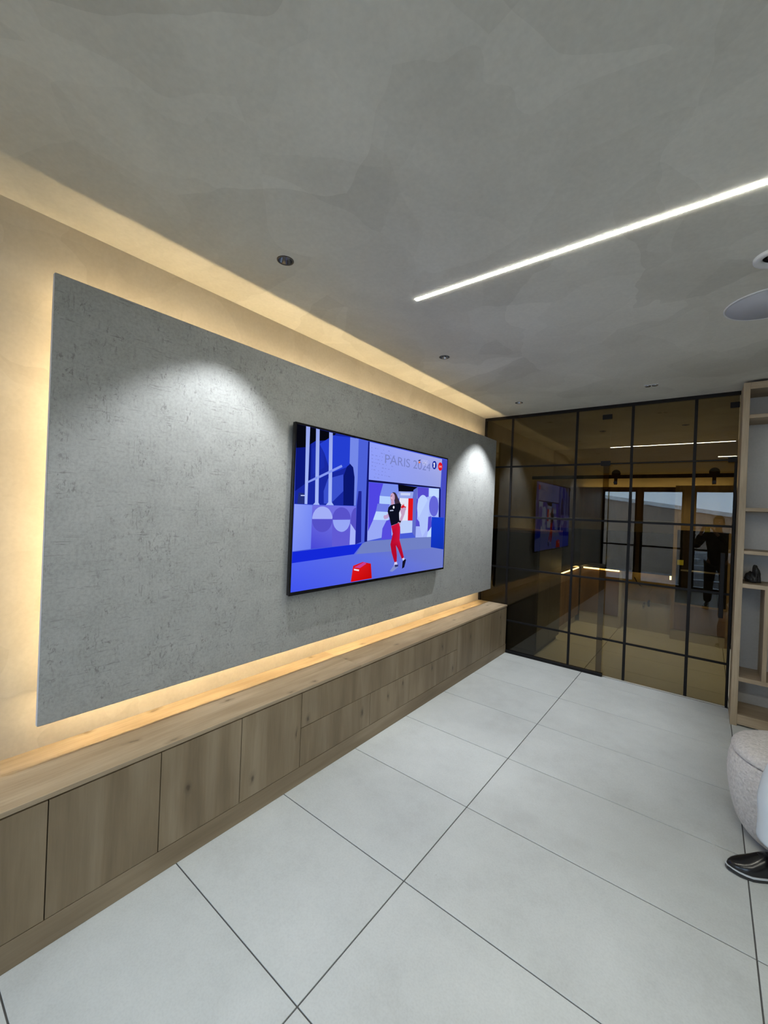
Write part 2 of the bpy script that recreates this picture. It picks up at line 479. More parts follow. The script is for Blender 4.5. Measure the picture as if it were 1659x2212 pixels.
struct(box('wall_left', M['wall'], None, -0.12, 0, BACK_Y - 0.12, FAR_Y + 0.12, 0, CEIL, origin=(0, 0, 0)))
struct(box('wall_right', M['wall'], None, RIGHT_X, RIGHT_X + 0.12, BACK_Y - 0.12, FAR_Y + 0.12, 0, CEIL, origin=(RIGHT_X, 0, 0)))
struct(box('wall_far', M['kitchen_wall'], None, 0, 2.62, FAR_Y, FAR_Y + 0.12, 0, CEIL))
struct(box('wall_kitchen_right', M['kitchen_wall'], None, 2.50, 2.62, GLASS_Y + 0.06, FAR_Y, 0, CEIL))
struct(box('wall_partition', M['backwall'], None, 2.40, RIGHT_X, GLASS_Y, GLASS_Y + 0.06, 0, CEIL))

# floor: a grout bed with every tile as a piece of it
floor = MB().box(-0.12, RIGHT_X + 0.12, BACK_Y - 0.12, FAR_Y + 0.12, -0.06, -0.0035).done('floor', M['grout'], None, origin=(0, 0, 0))
struct(floor)
TG = 0.0026
def tile_mesh(wx, wy):
    b = MB().box(TG, wx - TG, TG, wy - TG, -0.012, 0, 0.0008)
    o = b.done('tile', M['tile'], None, origin=(0, 0, 0))
    return o
xs = [0.003, 1.2034, 2.4037, 3.604, 4.804]
proto_tile = None
for i, x0 in enumerate(xs):
    for k in range(-6, 12):
        y0 = 0.924 + 0.6 * k
        if proto_tile is None:
            t = proto_tile = tile_mesh(1.2003, 0.6)
        else:
            t = proto_tile.copy(); COL.objects.link(t)
        t.parent = floor
        t.location = (x0, y0, 0)
        t.scale = (1, 1, 1)
        if x0 + 1.2 > RIGHT_X:
            t.scale.x = (RIGHT_X - x0) / 1.2003
        if y0 < BACK_Y:
            t.location.y = BACK_Y; t.scale.y = (y0 + 0.6 - BACK_Y) / 0.6
        if y0 + 0.6 > FAR_Y:
            t.scale.y = (FAR_Y - y0) / 0.6

# back wall with the three tall windows that the glass mirrors
WIN = [(-0.02, 0.78), (0.86, 1.74), (1.92, 2.68), (2.86, 3.62), (3.80, 4.56)]
bw = MB()
top = 2.38
bw.box(0, RIGHT_X, BACK_Y - 0.12, BACK_Y, top, CEIL)
prev = 0.0
for a, b in WIN:
    if a > prev: bw.box(prev, a, BACK_Y - 0.12, BACK_Y, 0, top)
    prev = b
bw.box(prev, RIGHT_X, BACK_Y - 0.12, BACK_Y, 0, top)
struct(bw.done('wall_back', M['frame_wood'], None))
for n, (a, b) in enumerate(WIN, 1):
    a = max(a, 0.0)
    wn = thing('window_%d' % n, ((a + b) / 2, BACK_Y - 0.06, 0), kind='structure')
    for nm, g in (('window_stile', (a, a + 0.05, 0, top)), ('window_stile', (b - 0.05, b, 0, top)),
                  ('window_rail', (a + 0.05, b - 0.05, 0.0, 0.09)), ('window_rail', (a + 0.05, b - 0.05, top - 0.06, top)), ('window_rail', (a + 0.05, b - 0.05, 0.95, 0.99))):
        box(nm, M['black'], wn, g[0], g[1], BACK_Y - 0.09, BACK_Y - 0.04, g[2], g[3], 0.003)
    box('pane', M['window_glass'], wn, a + 0.05, b - 0.05, BACK_Y - 0.068, BACK_Y - 0.062, 0.09, top - 0.06)

# outdoors behind the windows
struct(box('ground_outside', M['paving'], None, -8, 12, -14, BACK_Y - 0.12, -0.25, -0.05))
gw = thing('garden_wall', (2, -6.1, -0.05), 'brownish rendered outdoor wall with sloping white coping, mirrored in the glass', 'wall')
MB().prism([(-5, -0.05), (9, -0.05), (9, 0.88), (-5, 2.92)], 1, -6.2, -6.0).done('wall_body', M['render_grey'], gw)
MB().prism([(-5, 2.92), (9, 0.88), (9, 1.0), (-5, 3.04)], 1, -6.25, -5.95).done('coping', M['coping'], gw)
st = thing('outdoor_steps', (2.6, -4.2, -0.05), 'flight of grey outdoor steps in front of the rendered wall', 'stairs')
for k in range(5):
    box('step', M['paving'], st, 1.6, 3.9, -5.9, -3.9 - 0.3 * k + 0.0, -0.05 + 0.16 * k, 0.11 + 0.16 * k, 0.006)

# ------------------------------------------------------------------ wall panel on its stand-off frame
panel = thing('wall_panel', (0.155, 2.573, 0.731), 'large grey flecked wall panel behind the television with warm light around its edges', 'wall panel')
box('panel_face', M['panel'], panel, 0.1745, 0.180, 0.450, 4.696, 0.731, 2.503, 0.0012)
box('panel_core', M['edge'], panel, 0.155, 0.1745, 0.4495, 4.6965, 0.7305, 2.5035, 0.001)
box('support_frame', M['mdf'], panel, 0.002, 0.155, 0.98, 4.40, 1.0, 2.20)
MB().box(0.115, 0.155, 0.50, 4.64, 0.735, 0.81).box(0.088, 0.115, 0.50, 4.64, 0.797, 0.81).done('led_rail', M['alu'], panel)
box('led_tape', M['low_led'], panel, 0.107, 0.1135, 0.52, 4.62, 0.794, 0.797)
MB().box(0.131, 0.155, 0.50, 4.64, 2.37, 2.42).box(0.10, 0.131, 0.50, 4.64, 2.37, 2.392).done('led_rail', M['alu'], panel)
box('led_tape', M['panel_led'], panel, 0.108, 0.118, 0.52, 4.62, 2.392, 2.396)
MB().box(0.150, 0.155, 0.69, 0.735, 0.82, 2.36).box(0.10, 0.150, 0.722, 0.735, 0.82, 2.36).done('led_rail', M['alu'], panel)
box('led_tape', M['side_led'], panel, 0.126, 0.138, 0.718, 0.722, 0.84, 2.34)

# ------------------------------------------------------------------ television
PICTURE = [
  ([0,998,999,1000,1000,0,2,5],(70,90,215)),
  ([0,998,291,999,302,532,3,528],(24,40,160)),
  ([0,998,184,997,147,943,84,920,42,872,1,858],(6,7,16)),
  ([1,858,42,872,66,900,69,679,3,603],(10,22,120)),
  ([70,867,104,908,126,854,132,767,78,714],(26,44,170)),
  ([104,908,170,981,259,993,262,800,206,762,164,737,129,855],(36,62,208)),
  ([133,617,151,699,229,738,233,627,170,540,136,538],(58,80,205)),
  ([236,534,231,729,247,793,265,815,282,795,292,729,297,534],(10,22,112)),
  ([259,994,307,996,310,713,306,534,295,533,292,729,282,795,261,819],(116,136,232)),
  ([307,996,366,997,367,721,369,281,327,276,309,635,310,722],(76,96,216)),
  ([19,597,44,595,46,530,15,530],(34,48,120)),
  ([29,583,50,584,50,579,29,577],(200,210,250)),
  ([40,998,58,999,59,530,47,530],(152,172,246),[(150,165,235),(150,165,235),(165,185,250),(165,185,250)]),
  ([85,998,102,998,110,533,94,532],(152,172,246),[(150,165,235),(150,165,235),(165,185,250),(165,185,250)]),
  ([148,995,166,995,175,531,158,532],(152,172,246),[(150,165,235),(150,165,235),(165,185,250),(165,185,250)]),
  ([85,528,95,544,109,545,116,528],(165,185,250)),
  ([146,529,159,550,174,551,186,530],(165,185,250)),
  ([58,670,101,707,101,690,57,657],(132,152,240)),
  ([108,710,218,800,223,786,109,695],(132,152,240)),
  ([3,527,82,525,83,255,3,248],(128,148,246),[(140,158,248),(120,140,244),(108,128,240),(120,140,244)]),
  ([82,525,308,530,312,265,83,255],(108,106,226),[(112,110,225),(112,112,230),(96,98,215),(70,70,215)]),
  ([181,440,284,436,307,413,310,266,185,261],(96,90,212)),
  ([84,440,84,452,86,464,88,475,92,485,96,495,102,503,108,510,115,515,122,518,130,519,137,519,145,516,153,512,160,506,166,498,171,488,176,477,179,466,182,453,183,441],(162,174,246)),
  ([181,439,181,426,180,413,177,401,173,390,168,380,162,372,156,365,149,360,141,358,133,357,126,358,118,361,111,367,104,373,98,382,93,391,89,402,86,413,84,426,83,438],(84,80,200)),
  ([181,439,182,451,183,463,185,474,189,485,193,494,199,503,205,509,212,514,219,518,227,519,235,518,242,516,250,511,257,505,263,497,269,487,273,477,277,465,279,452,280,440],(88,82,202)),
  ([277,436,277,423,276,410,273,399,269,388,265,378,259,370,253,364,247,359,240,356,232,355,225,357,218,360,211,365,205,371,199,380,194,389,190,400,187,411,185,423,184,435],(150,166,246)),
  ([281,442,308,521,304,520,299,516,295,511,291,504,288,495,285,485,283,474,282,462,281,449,281,436,282,423,283,410,286,398,288,386,292,376,296,367,300,360,305,355,309,352,314,351,308,521],(86,80,198)),
  ([280,411,310,360,311,266,279,265],(166,178,250)),
  ([318,636,336,638,346,280,312,265,311,530],(30,36,150)),
  ([3,244,353,269,306,198,2,178],(20,40,216)),
  ([2,178,306,198,353,269,382,284,990,294,1000,0,2,5],(80,98,236),[(78,98,240),(92,110,226),(96,112,210),(100,115,205),(112,126,205),(108,122,205),(64,84,238)]),
  ([353,266,382,282,872,293,874,190,318,197],(112,128,196)),
  ([370,993,946,991,942,730,372,720],(150,162,248),[(146,160,250),(168,174,232),(150,160,225),(140,156,248)]),
  ([386,959,390,959,391,954,386,954],(126,136,214)),
  ([408,960,416,960,416,955,408,955],(126,136,214)),
  ([424,960,428,960,428,955,424,955],(126,136,214)),
  ([462,960,467,960,467,955,463,955],(126,136,214)),
  ([497,961,506,961,506,955,497,955],(126,136,214)),
  ([387,933,391,933,391,928,387,928],(126,136,214)),
  ([447,933,460,933,460,928,447,928],(126,136,214)),
  ([467,933,472,933,472,928,467,928],(126,136,214)),
  ([510,933,519,933,519,928,510,928],(126,136,214)),
  ([533,933,547,933,547,928,533,928],(126,136,214)),
  ([388,908,400,907,400,902,388,903],(126,136,214)),
  ([413,907,425,907,426,902,413,902],(126,136,214)),
  ([438,907,443,907,443,902,438,902],(126,136,214)),
  ([456,907,461,907,461,901,456,902],(126,136,214)),
  ([507,906,521,906,521,900,507,901],(126,136,214)),
  ([389,882,397,881,397,876,389,877],(126,136,214)),
  ([415,881,419,881,419,876,415,876],(126,136,214)),
  ([426,881,439,880,439,875,427,876],(126,136,214)),
  ([452,880,457,880,457,875,452,875],(126,136,214)),
  ([476,879,489,879,489,874,476,874],(126,136,214)),
  ([522,878,527,878,527,873,522,873],(126,136,214)),
  ([390,856,402,855,402,850,390,851],(126,136,214)),
  ([409,855,414,855,414,850,409,850],(126,136,214)),
  ([421,855,429,854,429,849,421,850],(126,136,214)),
  ([437,854,445,854,445,848,437,849],(126,136,214)),
  ([458,853,471,853,471,847,458,848],(126,136,214)),
  ([485,852,489,852,490,847,485,847],(126,136,214)),
  ([522,851,536,850,536,845,522,846],(126,136,214)),
  ([391,830,399,829,399,824,391,825],(126,136,214)),
  ([411,829,419,828,419,823,411,824],(126,136,214)),
  ([458,826,471,826,471,820,458,821],(126,136,214)),
  ([479,825,487,825,488,820,479,820],(126,136,214)),
  ([501,824,510,824,510,819,501,819],(126,136,214)),
  ([524,823,529,823,529,818,524,818],(126,136,214)),
  ([392,804,396,803,396,798,392,799],(126,136,214)),
  ([403,803,416,802,416,797,403,798],(126,136,214)),
  ([434,801,438,801,439,796,434,796],(126,136,214)),
  ([457,800,466,799,466,794,457,795],(126,136,214)),
  ([479,798,484,798,484,793,479,793],(126,136,214)),
  ([418,776,422,776,422,770,418,771],(126,136,214)),
  ([435,775,443,774,443,769,435,770],(126,136,214)),
  ([456,773,465,772,465,767,456,768],(126,136,214)),
  ([478,771,483,771,483,766,478,766],(126,136,214)),
  ([490,771,495,770,495,765,491,765],(126,136,214)),
  ([503,770,517,768,517,763,503,764],(126,136,214)),
  ([409,750,417,750,417,745,409,745],(126,136,214)),
  ([429,749,442,747,442,742,430,744],(126,136,214)),
  ([372,724,942,735,942,723,372,709],(18,20,72)),
  ([945,996,1000,992,995,461,954,467],(70,76,192)),
  ([364,996,373,994,382,280,365,279],(14,20,112)),
  ([378,705,575,712,605,328,382,285],(152,168,246)),
  ([378,705,471,708,458,557,384,352],(80,70,226)),
  ([471,708,575,711,576,617,451,613],(120,142,236)),
  ([451,615,526,615,528,557,450,558],(176,206,255)),
  ([439,556,520,557,517,495,430,497],(112,126,228)),
  ([431,499,517,497,520,435,414,437],(186,212,255)),
  ([474,289,478,372,503,431,536,444,545,291],(86,76,222)),
  ([577,716,732,712,699,673,583,659],(8,8,20)),
  ([583,662,699,669,694,616,579,609],(150,166,232)),
  ([598,652,674,657,673,637,599,632],(200,210,245)),
  ([591,610,660,613,663,432,594,431],(226,228,246)),
  ([660,613,700,615,704,434,662,434],(226,20,26)),
  ([608,511,608,531,602,542,611,547,612,565,619,551,625,570,630,550,639,544,644,549,643,517,624,523,623,503],(216,28,44)),
  ([601,431,700,432,701,334,609,328],(186,206,250)),
  ([698,685,732,712,731,292,701,336],(96,108,200)),
  ([732,712,939,722,939,288,731,291],(166,182,250)),
  ([732,712,830,716,831,641,734,615],(86,76,206)),
  ([834,715,940,721,938,637,872,649,837,642],(190,216,255)),
  ([740,616,738,446,792,383,729,385,727,615],(86,76,206)),
  ([838,538,837,501,831,468,820,442,806,425,790,419,774,425,759,441,747,466,739,498,735,534,736,569,741,601,751,628,765,645,780,652,797,648,812,633,825,607,834,575],(186,208,255)),
  ([752,458,837,642,842,386,789,291,768,363],(176,196,252)),
  ([930,564,929,535,923,509,914,488,902,474,888,470,874,474,861,487,850,506,843,531,840,559,841,587,846,612,855,633,866,647,880,653,894,649,908,637,919,618,926,592],(100,102,216)),
  ([836,465,864,472,871,373,834,335],(86,76,206)),
  ([837,331,873,386,877,289,831,289],(190,216,255)),
  ([928,721,945,722,953,463,934,465],(20,26,112)),
  ([867,466,989,461,996,167,871,198],(15,50,190),[(20,60,205),(20,60,205),(15,50,175),(15,50,190)]),
  ([538,651,557,650,569,635,581,607,601,566,587,548,560,553,550,606],(58,44,62)),
  ([556,612,556,601,554,592,550,584,546,579,541,576,536,578,531,582,528,590,525,599,524,610,524,620,526,630,529,638,534,643,538,645,543,644,548,639,552,632,555,623],(196,158,190)),
  ([531,581,551,583,556,553,532,551],(196,150,180)),
  ([528,615,539,618,542,595,531,585],(214,178,205)),
  ([526,621,535,624,535,619,527,616],(90,60,90)),
  ([529,593,537,595,538,590,531,589],(150,80,120)),
  ([597,522,632,539,643,533,635,484,619,436,607,417,594,428,611,476],(196,160,196)),
  ([481,459,486,472,500,473,518,495,527,471,510,448,489,441],(190,158,205)),
  ([528,551,552,559,593,570,606,560,603,524,592,493,598,416,538,392,524,452,509,499,513,531],(12,15,32)),
  ([525,512,549,515,550,507,525,504],(190,200,230)),
  ([557,535,557,532,556,529,555,526,553,525,551,524,549,525,548,526,546,528,545,531,545,535,545,538,546,541,547,544,548,545,550,546,552,545,554,544,555,542,556,539],(230,230,245)),
  ([592,431,609,431,608,416,592,416],(16,18,30)),
  ([579,398,588,420,607,416,602,383,587,383],(200,160,190)),
  ([538,390,593,414,605,376,604,279,621,220,644,133,627,125,594,211,578,239,589,159,589,106,573,104,549,185,538,248,552,330],(192,10,52),[(205,20,60),(205,20,60),(205,20,60),(205,20,60),(180,8,44),(180,8,44),(180,8,44),(180,8,44),(180,8,44),(180,8,44),(180,8,44),(180,8,44),(180,8,44),(180,8,44),(180,8,44)]),
  ([573,106,590,108,597,80,570,79],(205,205,245)),
  ([629,127,644,134,654,115,639,108],(205,205,245)),
  ([541,41,562,72,578,85,601,82,600,62,560,34],(128,142,206)),
  ([574,86,601,84,602,69,579,66],(46,52,110)),
  ([632,46,634,104,653,122,661,114,649,55],(18,18,40)),
  ([304,118,360,137,411,118,421,10,294,8],(206,10,12),[(214,24,30),(214,24,30),(205,10,12),(190,6,8),(215,12,14)]),
  ([309,105,370,136,383,122,344,96],(196,62,150)),
  ([309,97,340,86,338,75,310,86],(240,220,230)),
  ([895,928,894,916,892,905,887,896,882,890,875,887,868,887,862,892,857,899,854,908,853,919,853,931,856,942,860,951,865,957,872,960,878,960,885,956,890,948,893,939],(22,44,156)),
  ([867,944,878,944,877,902,866,902,868,932,861,929],(235,235,250)),
  ([953,926,952,914,949,903,945,894,939,887,932,884,925,885,919,889,914,897,910,906,909,918,909,929,912,940,916,950,922,956,929,959,936,959,942,955,947,947,951,937],(226,20,32)),
  ([726,935,746,946,749,940,733,929],(40,30,60)),
  ([733,929,747,927,740,912,731,915],(235,120,40)),
  ([778,936,778,929,776,930,776,936],(205,208,240)),
  ([778,929,775,923,774,925,776,930],(205,208,240)),
  ([775,923,771,920,771,922,774,925],(205,208,240)),
  ([771,920,767,919,767,922,771,922],(205,208,240)),
  ([767,919,763,921,764,924,767,922],(205,208,240)),
  ([763,921,760,926,762,927,764,924],(205,208,240)),
  ([760,926,759,932,761,933,762,927],(205,208,240)),
  ([759,932,759,939,761,938,761,933],(205,208,240)),
  ([759,939,762,945,763,943,761,938],(205,208,240)),
  ([762,945,766,949,766,946,763,943],(205,208,240)),
  ([766,949,770,949,770,946,766,946],(205,208,240)),
  ([770,949,774,947,773,945,770,946],(205,208,240)),
  ([774,947,777,943,775,941,773,945],(205,208,240)),
  ([777,943,778,936,776,936,775,941],(205,208,240)),
  ([796,936,795,929,793,930,793,936],(205,208,240)),
  ([795,929,792,923,791,925,793,930],(205,208,240)),
  ([792,923,789,920,788,922,791,925],(205,208,240)),
  ([789,920,784,919,785,922,788,922],(205,208,240)),
  ([784,919,780,921,781,923,785,922],(205,208,240)),
  ([780,921,777,926,779,927,781,923],(205,208,240)),
  ([777,926,776,932,778,933,779,927],(205,208,240)),
  ([776,932,777,939,779,938,778,933],(205,208,240)),
  ([777,939,779,945,780,943,779,938],(205,208,240)),
  ([779,945,783,949,783,946,780,943],(205,208,240)),
  ([783,949,787,950,787,947,783,946],(205,208,240)),
  ([787,950,791,947,790,945,787,947],(205,208,240)),
  ([791,947,794,943,792,941,790,945],(205,208,240)),
  ([794,943,796,936,793,936,792,941],(205,208,240)),
  ([813,936,813,929,811,930,811,936],(205,208,240)),
  ([813,929,810,923,809,925,811,930],(205,208,240)),
  ([810,923,806,919,805,922,809,925],(205,208,240)),
  ([806,919,802,918,802,921,805,922],(205,208,240)),
  ([802,918,798,921,799,923,802,921],(205,208,240)),
  ([798,921,795,926,796,927,799,923],(205,208,240)),
  ([795,926,793,932,795,932,796,927],(205,208,240)),
  ([793,932,794,939,796,938,795,932],(205,208,240)),
  ([794,939,796,945,798,943,796,938],(205,208,240)),
  ([796,945,800,949,801,946,798,943],(205,208,240)),
  ([800,949,805,950,804,947,801,946],(205,208,240)),
  ([805,950,809,947,808,945,804,947],(205,208,240)),
  ([809,947,812,943,810,941,808,945],(205,208,240)),
  ([812,943,813,936,811,936,810,941],(205,208,240)),
  ([788,921,787,914,785,915,785,921],(205,208,240)),
  ([787,914,784,909,783,911,785,915],(205,208,240)),
  ([784,909,781,905,780,908,783,911],(205,208,240)),
  ([781,905,776,904,776,907,780,908],(205,208,240)),
  ([776,904,772,906,773,909,776,907],(205,208,240)),
  ([772,906,769,911,771,913,773,909],(205,208,240)),
  ([769,911,768,917,770,918,771,913],(205,208,240)),
  ([768,917,769,924,771,923,770,918],(205,208,240)),
  ([769,924,771,930,772,928,771,923],(205,208,240)),
  ([771,930,775,934,775,931,772,928],(205,208,240)),
  ([775,934,779,935,779,932,775,931],(205,208,240)),
  ([779,935,783,933,782,930,779,932],(205,208,240)),
  ([783,933,786,928,784,926,782,930],(205,208,240)),
  ([786,928,788,921,785,921,784,926],(205,208,240)),
  ([805,921,804,914,802,915,803,921],(205,208,240)),
  ([804,914,802,908,800,910,802,915],(205,208,240)),
  ([802,908,798,905,797,907,800,910],(205,208,240)),
  ([798,905,794,904,794,907,797,907],(205,208,240)),
  ([794,904,789,906,791,909,794,907],(205,208,240)),
  ([789,906,786,911,788,912,791,909],(205,208,240)),
  ([786,911,785,917,787,918,788,912],(205,208,240)),
  ([785,917,786,924,788,923,787,918],(205,208,240)),
  ([786,924,788,930,790,928,788,923],(205,208,240)),
  ([788,930,792,934,793,931,790,928],(205,208,240)),
  ([792,934,797,935,796,932,793,931],(205,208,240)),
  ([797,935,801,933,800,930,796,932],(205,208,240)),
  ([801,933,804,928,802,926,800,930],(205,208,240)),
  ([804,928,805,921,803,921,802,926],(205,208,240)),
]

TY0, TY1, TZ0, TZ1 = 1.6247, 3.4534, 1.0997, 2.1288
SX = 0.2300
tv = thing('television', (0.185, (TY0 + TY1) / 2, TZ0), 'large flat television on the grey panel showing a woman running in red trousers', 'television')
fr = MB()
B = 0.011
fr.box(0.207, 0.2285, TY0 - B, TY1 + B, TZ0 - 0.013, TZ1 + B, 0.002)
fr.box(0.2285, 0.2315, TY0 - B, TY1 + B, TZ1, TZ1 + B).box(0.2285, 0.2315, TY0 - B, TY1 + B, TZ0 - 0.016, TZ0)
fr.box(0.2285, 0.2315, TY0 - B, TY0, TZ0, TZ1).box(0.2285, 0.2315, TY1, TY1 + B, TZ0, TZ1)
fr.done('bezel', M['blackgloss'], tv)
box('rear_case', M['black'], tv, 0.186, 0.207, TY0 + 0.06, TY1 - 0.06, TZ0 - 0.008, TZ0 + 0.62, 0.006)
box('wall_mount', M['black'], tv, 0.180, 0.190, 2.3, 2.8, 1.45, 1.85)

pm = bpy.data.materials.new('screen_picture'); pm.use_nodes = True
N_, L_ = pm.node_tree.nodes, pm.node_tree.links; N_.clear()
at_ = N_.new('ShaderNodeAttribute'); at_.attribute_name = 'Col'; em_ = N_.new('ShaderNodeEmission'); ou_ = N_.new('ShaderNodeOutputMaterial')
em_.inputs[1].default_value = 1.0
L_.new(at_.outputs['Color'], em_.inputs[0]); L_.new(em_.outputs[0], ou_.inputs[0])
pb = bmesh.new()
cl = pb.loops.layers.float_color.new('Col')
sw, sh = TY1 - TY0, TZ1 - TZ0
sroot = box('screen', M['blackgloss'], tv, SX - 0.0012, SX - 0.0004, TY0, TY1, TZ0, TZ1)
for i, rec in enumerate(PICTURE):
    uv, c = rec[0], rec[1]
    n = len(uv) // 2
    cols = rec[2] if len(rec) > 2 else [c] * n
    vs = [pb.verts.new((SX + i * 0.00001, TY0 + uv[2 * k] / 1000 * sw, TZ0 + uv[2 * k + 1] / 1000 * sh)) for k in range(n)]
    try:
        f = pb.faces.new(vs)
    except ValueError:
        continue
    f.normal_update()
    for lp, k in zip(f.loops, range(n)):
        lp[cl] = (*srgb(cols[k]), 1)
bmesh.ops.triangulate(pb, faces=pb.faces, ngon_method='EAR_CLIP')
pme = bpy.data.meshes.new('picture')
for v in pb.verts: v.co -= wloc(tv)
pb.to_mesh(pme); pb.free(); pme.materials.append(pm)
po = bpy.data.objects.new('picture', pme); COL.objects.link(po); po.parent = sroot
po.location = wloc(tv) - wloc(sroot)
po['label'] = 'bright blue broadcast picture of a runner'

def lettering(text, parent, y0, y1, z0, z1, x, material, name='lettering'):
    fc = bpy.data.curves.new('lettering', 'FONT'); fc.body = text
    t_ = bpy.data.objects.new('lettering', fc); COL.objects.link(t_)
    bpy.context.view_layer.update()
    m_ = bpy.data.meshes.new_from_object(t_.evaluated_get(bpy.context.evaluated_depsgraph_get()))
    bpy.data.objects.remove(t_)
    X = [v.co.x for v in m_.vertices]; Y = [v.co.y for v in m_.vertices]
    for v in m_.vertices:
        u = (v.co.x - min(X)) / (max(X) - min(X)); t = (v.co.y - min(Y)) / (max(Y) - min(Y))
        v.co = Vector((x, y0 + u * (y1 - y0), z0 + t * (z1 - z0)))
    pw = wloc(parent)
    for v in m_.vertices: v.co -= pw
    # every letter is an object of its own
    bm_ = bmesh.new(); bm_.from_mesh(m_); bpy.data.meshes.remove(m_)
    todo = set(bm_.verts); isl = []
    while todo:
        stack = [todo.pop()]; got = []
        while stack:
            v = stack.pop(); got.append(v)
            for e in v.link_edges:
                q = e.other_vert(v)
                if q in todo: todo.discard(q); stack.append(q)
        isl.append(got)
    isl.sort(key=lambda g: min(v.co.y for v in g))
    for got in isl:
        ix = {v: i for i, v in enumerate(got)}
        lm_ = bpy.data.meshes.new('letter')
        lm_.from_pydata([v.co[:] for v in got], [], [[ix[v] for v in f.verts] for f in bm_.faces if f.verts[0] in ix])
        lm_.materials.append(material)
        o_ = bpy.data.objects.new('letter', lm_); COL.objects.link(o_); o_.parent = parent
    bm_.free()
ink = emit('screen_lettering', srgb((122, 132, 196)), 1.0)
inkw = emit('screen_lettering_white', srgb((240, 225, 235)), 1.0)
lettering('PARIS 2024', sroot, TY0 + 0.477 * sw, TY0 + 0.838 * sw, TZ0 + 0.862 * sh, TZ0 + 0.930 * sh, SX + 0.0006, ink)
lettering('LIVE', sroot, TY0 + 0.918 * sw, TY0 + 0.944 * sw, TZ0 + 0.912 * sh, TZ0 + 0.930 * sh, SX + 0.0021, inkw)

# ------------------------------------------------------------------ low sideboard
sb = thing('sideboard', (0.186, 1.8, 0), 'long low oak sideboard under the grey panel along the wall', 'sideboard')
FX = 0.371
Y_A, Y_B = -1.13, 4.755
box('carcass', M['recess'], sb, 0.002, FX - 0.019, Y_A, Y_B - 0.002, 0.0, 0.541)
box('plinth', M['oak_plinth'], sb, FX - 0.019, FX, Y_A, Y_B, 0.0, 0.101, 0.001)
bounds = [-1.13, -0.735, -0.34, 0.055, 0.449, 0.840, 1.235, 1.630]
g = 0.0018
def front(nm, y0, y1, z0, z1):
    return box(nm, M['oak_v'], sb, FX - 0.0185, FX, y0 + g, y1 - g, z0, z1, 0.0007, origin=(FX, (y0 + y1) / 2, z0))
for a, b in zip(bounds, bounds[1:]): front('door', a, b, 0.104, 0.5360)
front('drawer_front', 1.630, 3.540, 0.332, 0.5360)
front('drawer_front', 1.630, 2.264, 0.104, 0.3285)
front('drawer_front', 2.264, 3.540, 0.104, 0.3285)
front('door', 3.540, 4.140, 0.104, 0.5360)
front('door', 4.140, 4.745, 0.104, 0.5360)
for a, b in ((-1.13, 2.15), (2.15, 4.757)):
    box('top_board', M['oak_y'], sb, 0.0015, FX + 0.001, a + 0.0004, b - 0.0004, 0.5425, 0.561, 0.0008, origin=(0.18, (a + b) / 2, 0.5425))

# ------------------------------------------------------------------ ceiling lamps
def downlight(x, y, lit, label, aim=(0, 0), power=None, angle=88, blend=0.35, tint=(0.93, 0.96, 1.0)):
    t = thing('recessed_downlight', (x, y, CEIL), label, 'downlight', 'small recessed ceiling downlights')
    MB().lathe((x, y, CEIL), [(HOLE + 0.006, -0.0005), (HOLE + 0.0055, -0.0022), (HOLE - 0.001, -0.0012), (HOLE - 0.001, 0.004), (HOLE + 0.006, 0.0002)], 40).done('rim', M['recess'], t)
    MB().lathe((x, y, CEIL), [(HOLE - 0.001, 0.0), (HOLE - 0.005, 0.016), (HOLE - 0.012, 0.036), (0.018, 0.042)], 40).done('reflector', M['chrome'], t)
    lm = emit('lamp_on', (1, 0.97, 0.88), 25.0) if lit else M['recess']
    MB().lathe((x, y, CEIL + 0.042), [(0.0, 0.0), (0.020, 0.0), (0.020, 0.004), (0, 0.004)], 24).done('lamp', lm, t)
    if lit:
        ld = bpy.data.lights.new('downlight_beam', 'SPOT')
        ld.energy = power; ld.spot_size = R(angle); ld.spot_blend = blend; ld.shadow_soft_size = 0.012
        ld.color = tint
        lo = bpy.data.objects.new('downlight_beam', ld); COL.objects.link(lo)
        lo.parent = t; lo.location = (0, 0, 0.004)
        lo.rotation_euler = (R(aim[1]), R(aim[0]), 0)
    return t
downlight(*LIT_SPOTS[0], True, 'lit recessed downlight nearest the camera, above the left pool of light on the panel', (1, -6), STRENGTH['spot'], 84, 0.45)
downlight(*OFF_SPOTS[0], False, 'unlit middle downlight of the row along the panel, above the television')
downlight(*LIT_SPOTS[1], True, 'lit recessed downlight close to the glass partition, above the right end of the panel', (5, -2), STRENGTH['spot2'], 84, 0.55)
for (x, y), nm in zip(KITCHEN_SPOTS, ('left', 'right')):
    downlight(x, y, True, 'recessed downlight in the kitchen ceiling behind the glass, %s of two' % nm, (0, 0), STRENGTH['kitchen_lamp'], 92, 0.6, (1, 0.92, 0.78))

ls = thing('linear_ceiling_light', ((STRIP[0] + STRIP[1]) / 2, 1.875, CEIL), 'long bright linear light strip recessed in the ceiling', 'ceiling light')
MB().box(STRIP[0] + 0.001, STRIP[1] - 0.001, STRIP[2] + 0.001, STRIP[3] - 0.001, CEIL + 0.012, CEIL + 0.03).done('profile', M['alu'], ls)
box('diffuser', M['strip'], ls, STRIP[0] + 0.002, STRIP[1] - 0.002, STRIP[2] + 0.002, STRIP[3] - 0.002, CEIL - 0.0015, CEIL + 0.010)

l2 = thing('linear_ceiling_light', (3.6, 0.25, CEIL), 'second linear ceiling light on the camera side of the room, outside the view', 'ceiling light')
box('profile', M['alu'], l2, 2.3, 4.9, 0.235, 0.265, CEIL - 0.012, CEIL, 0.001)
box('diffuser', M['back_strip'], l2, 2.304, 4.896, 0.238, 0.262, CEIL - 0.016, CEIL - 0.0122)

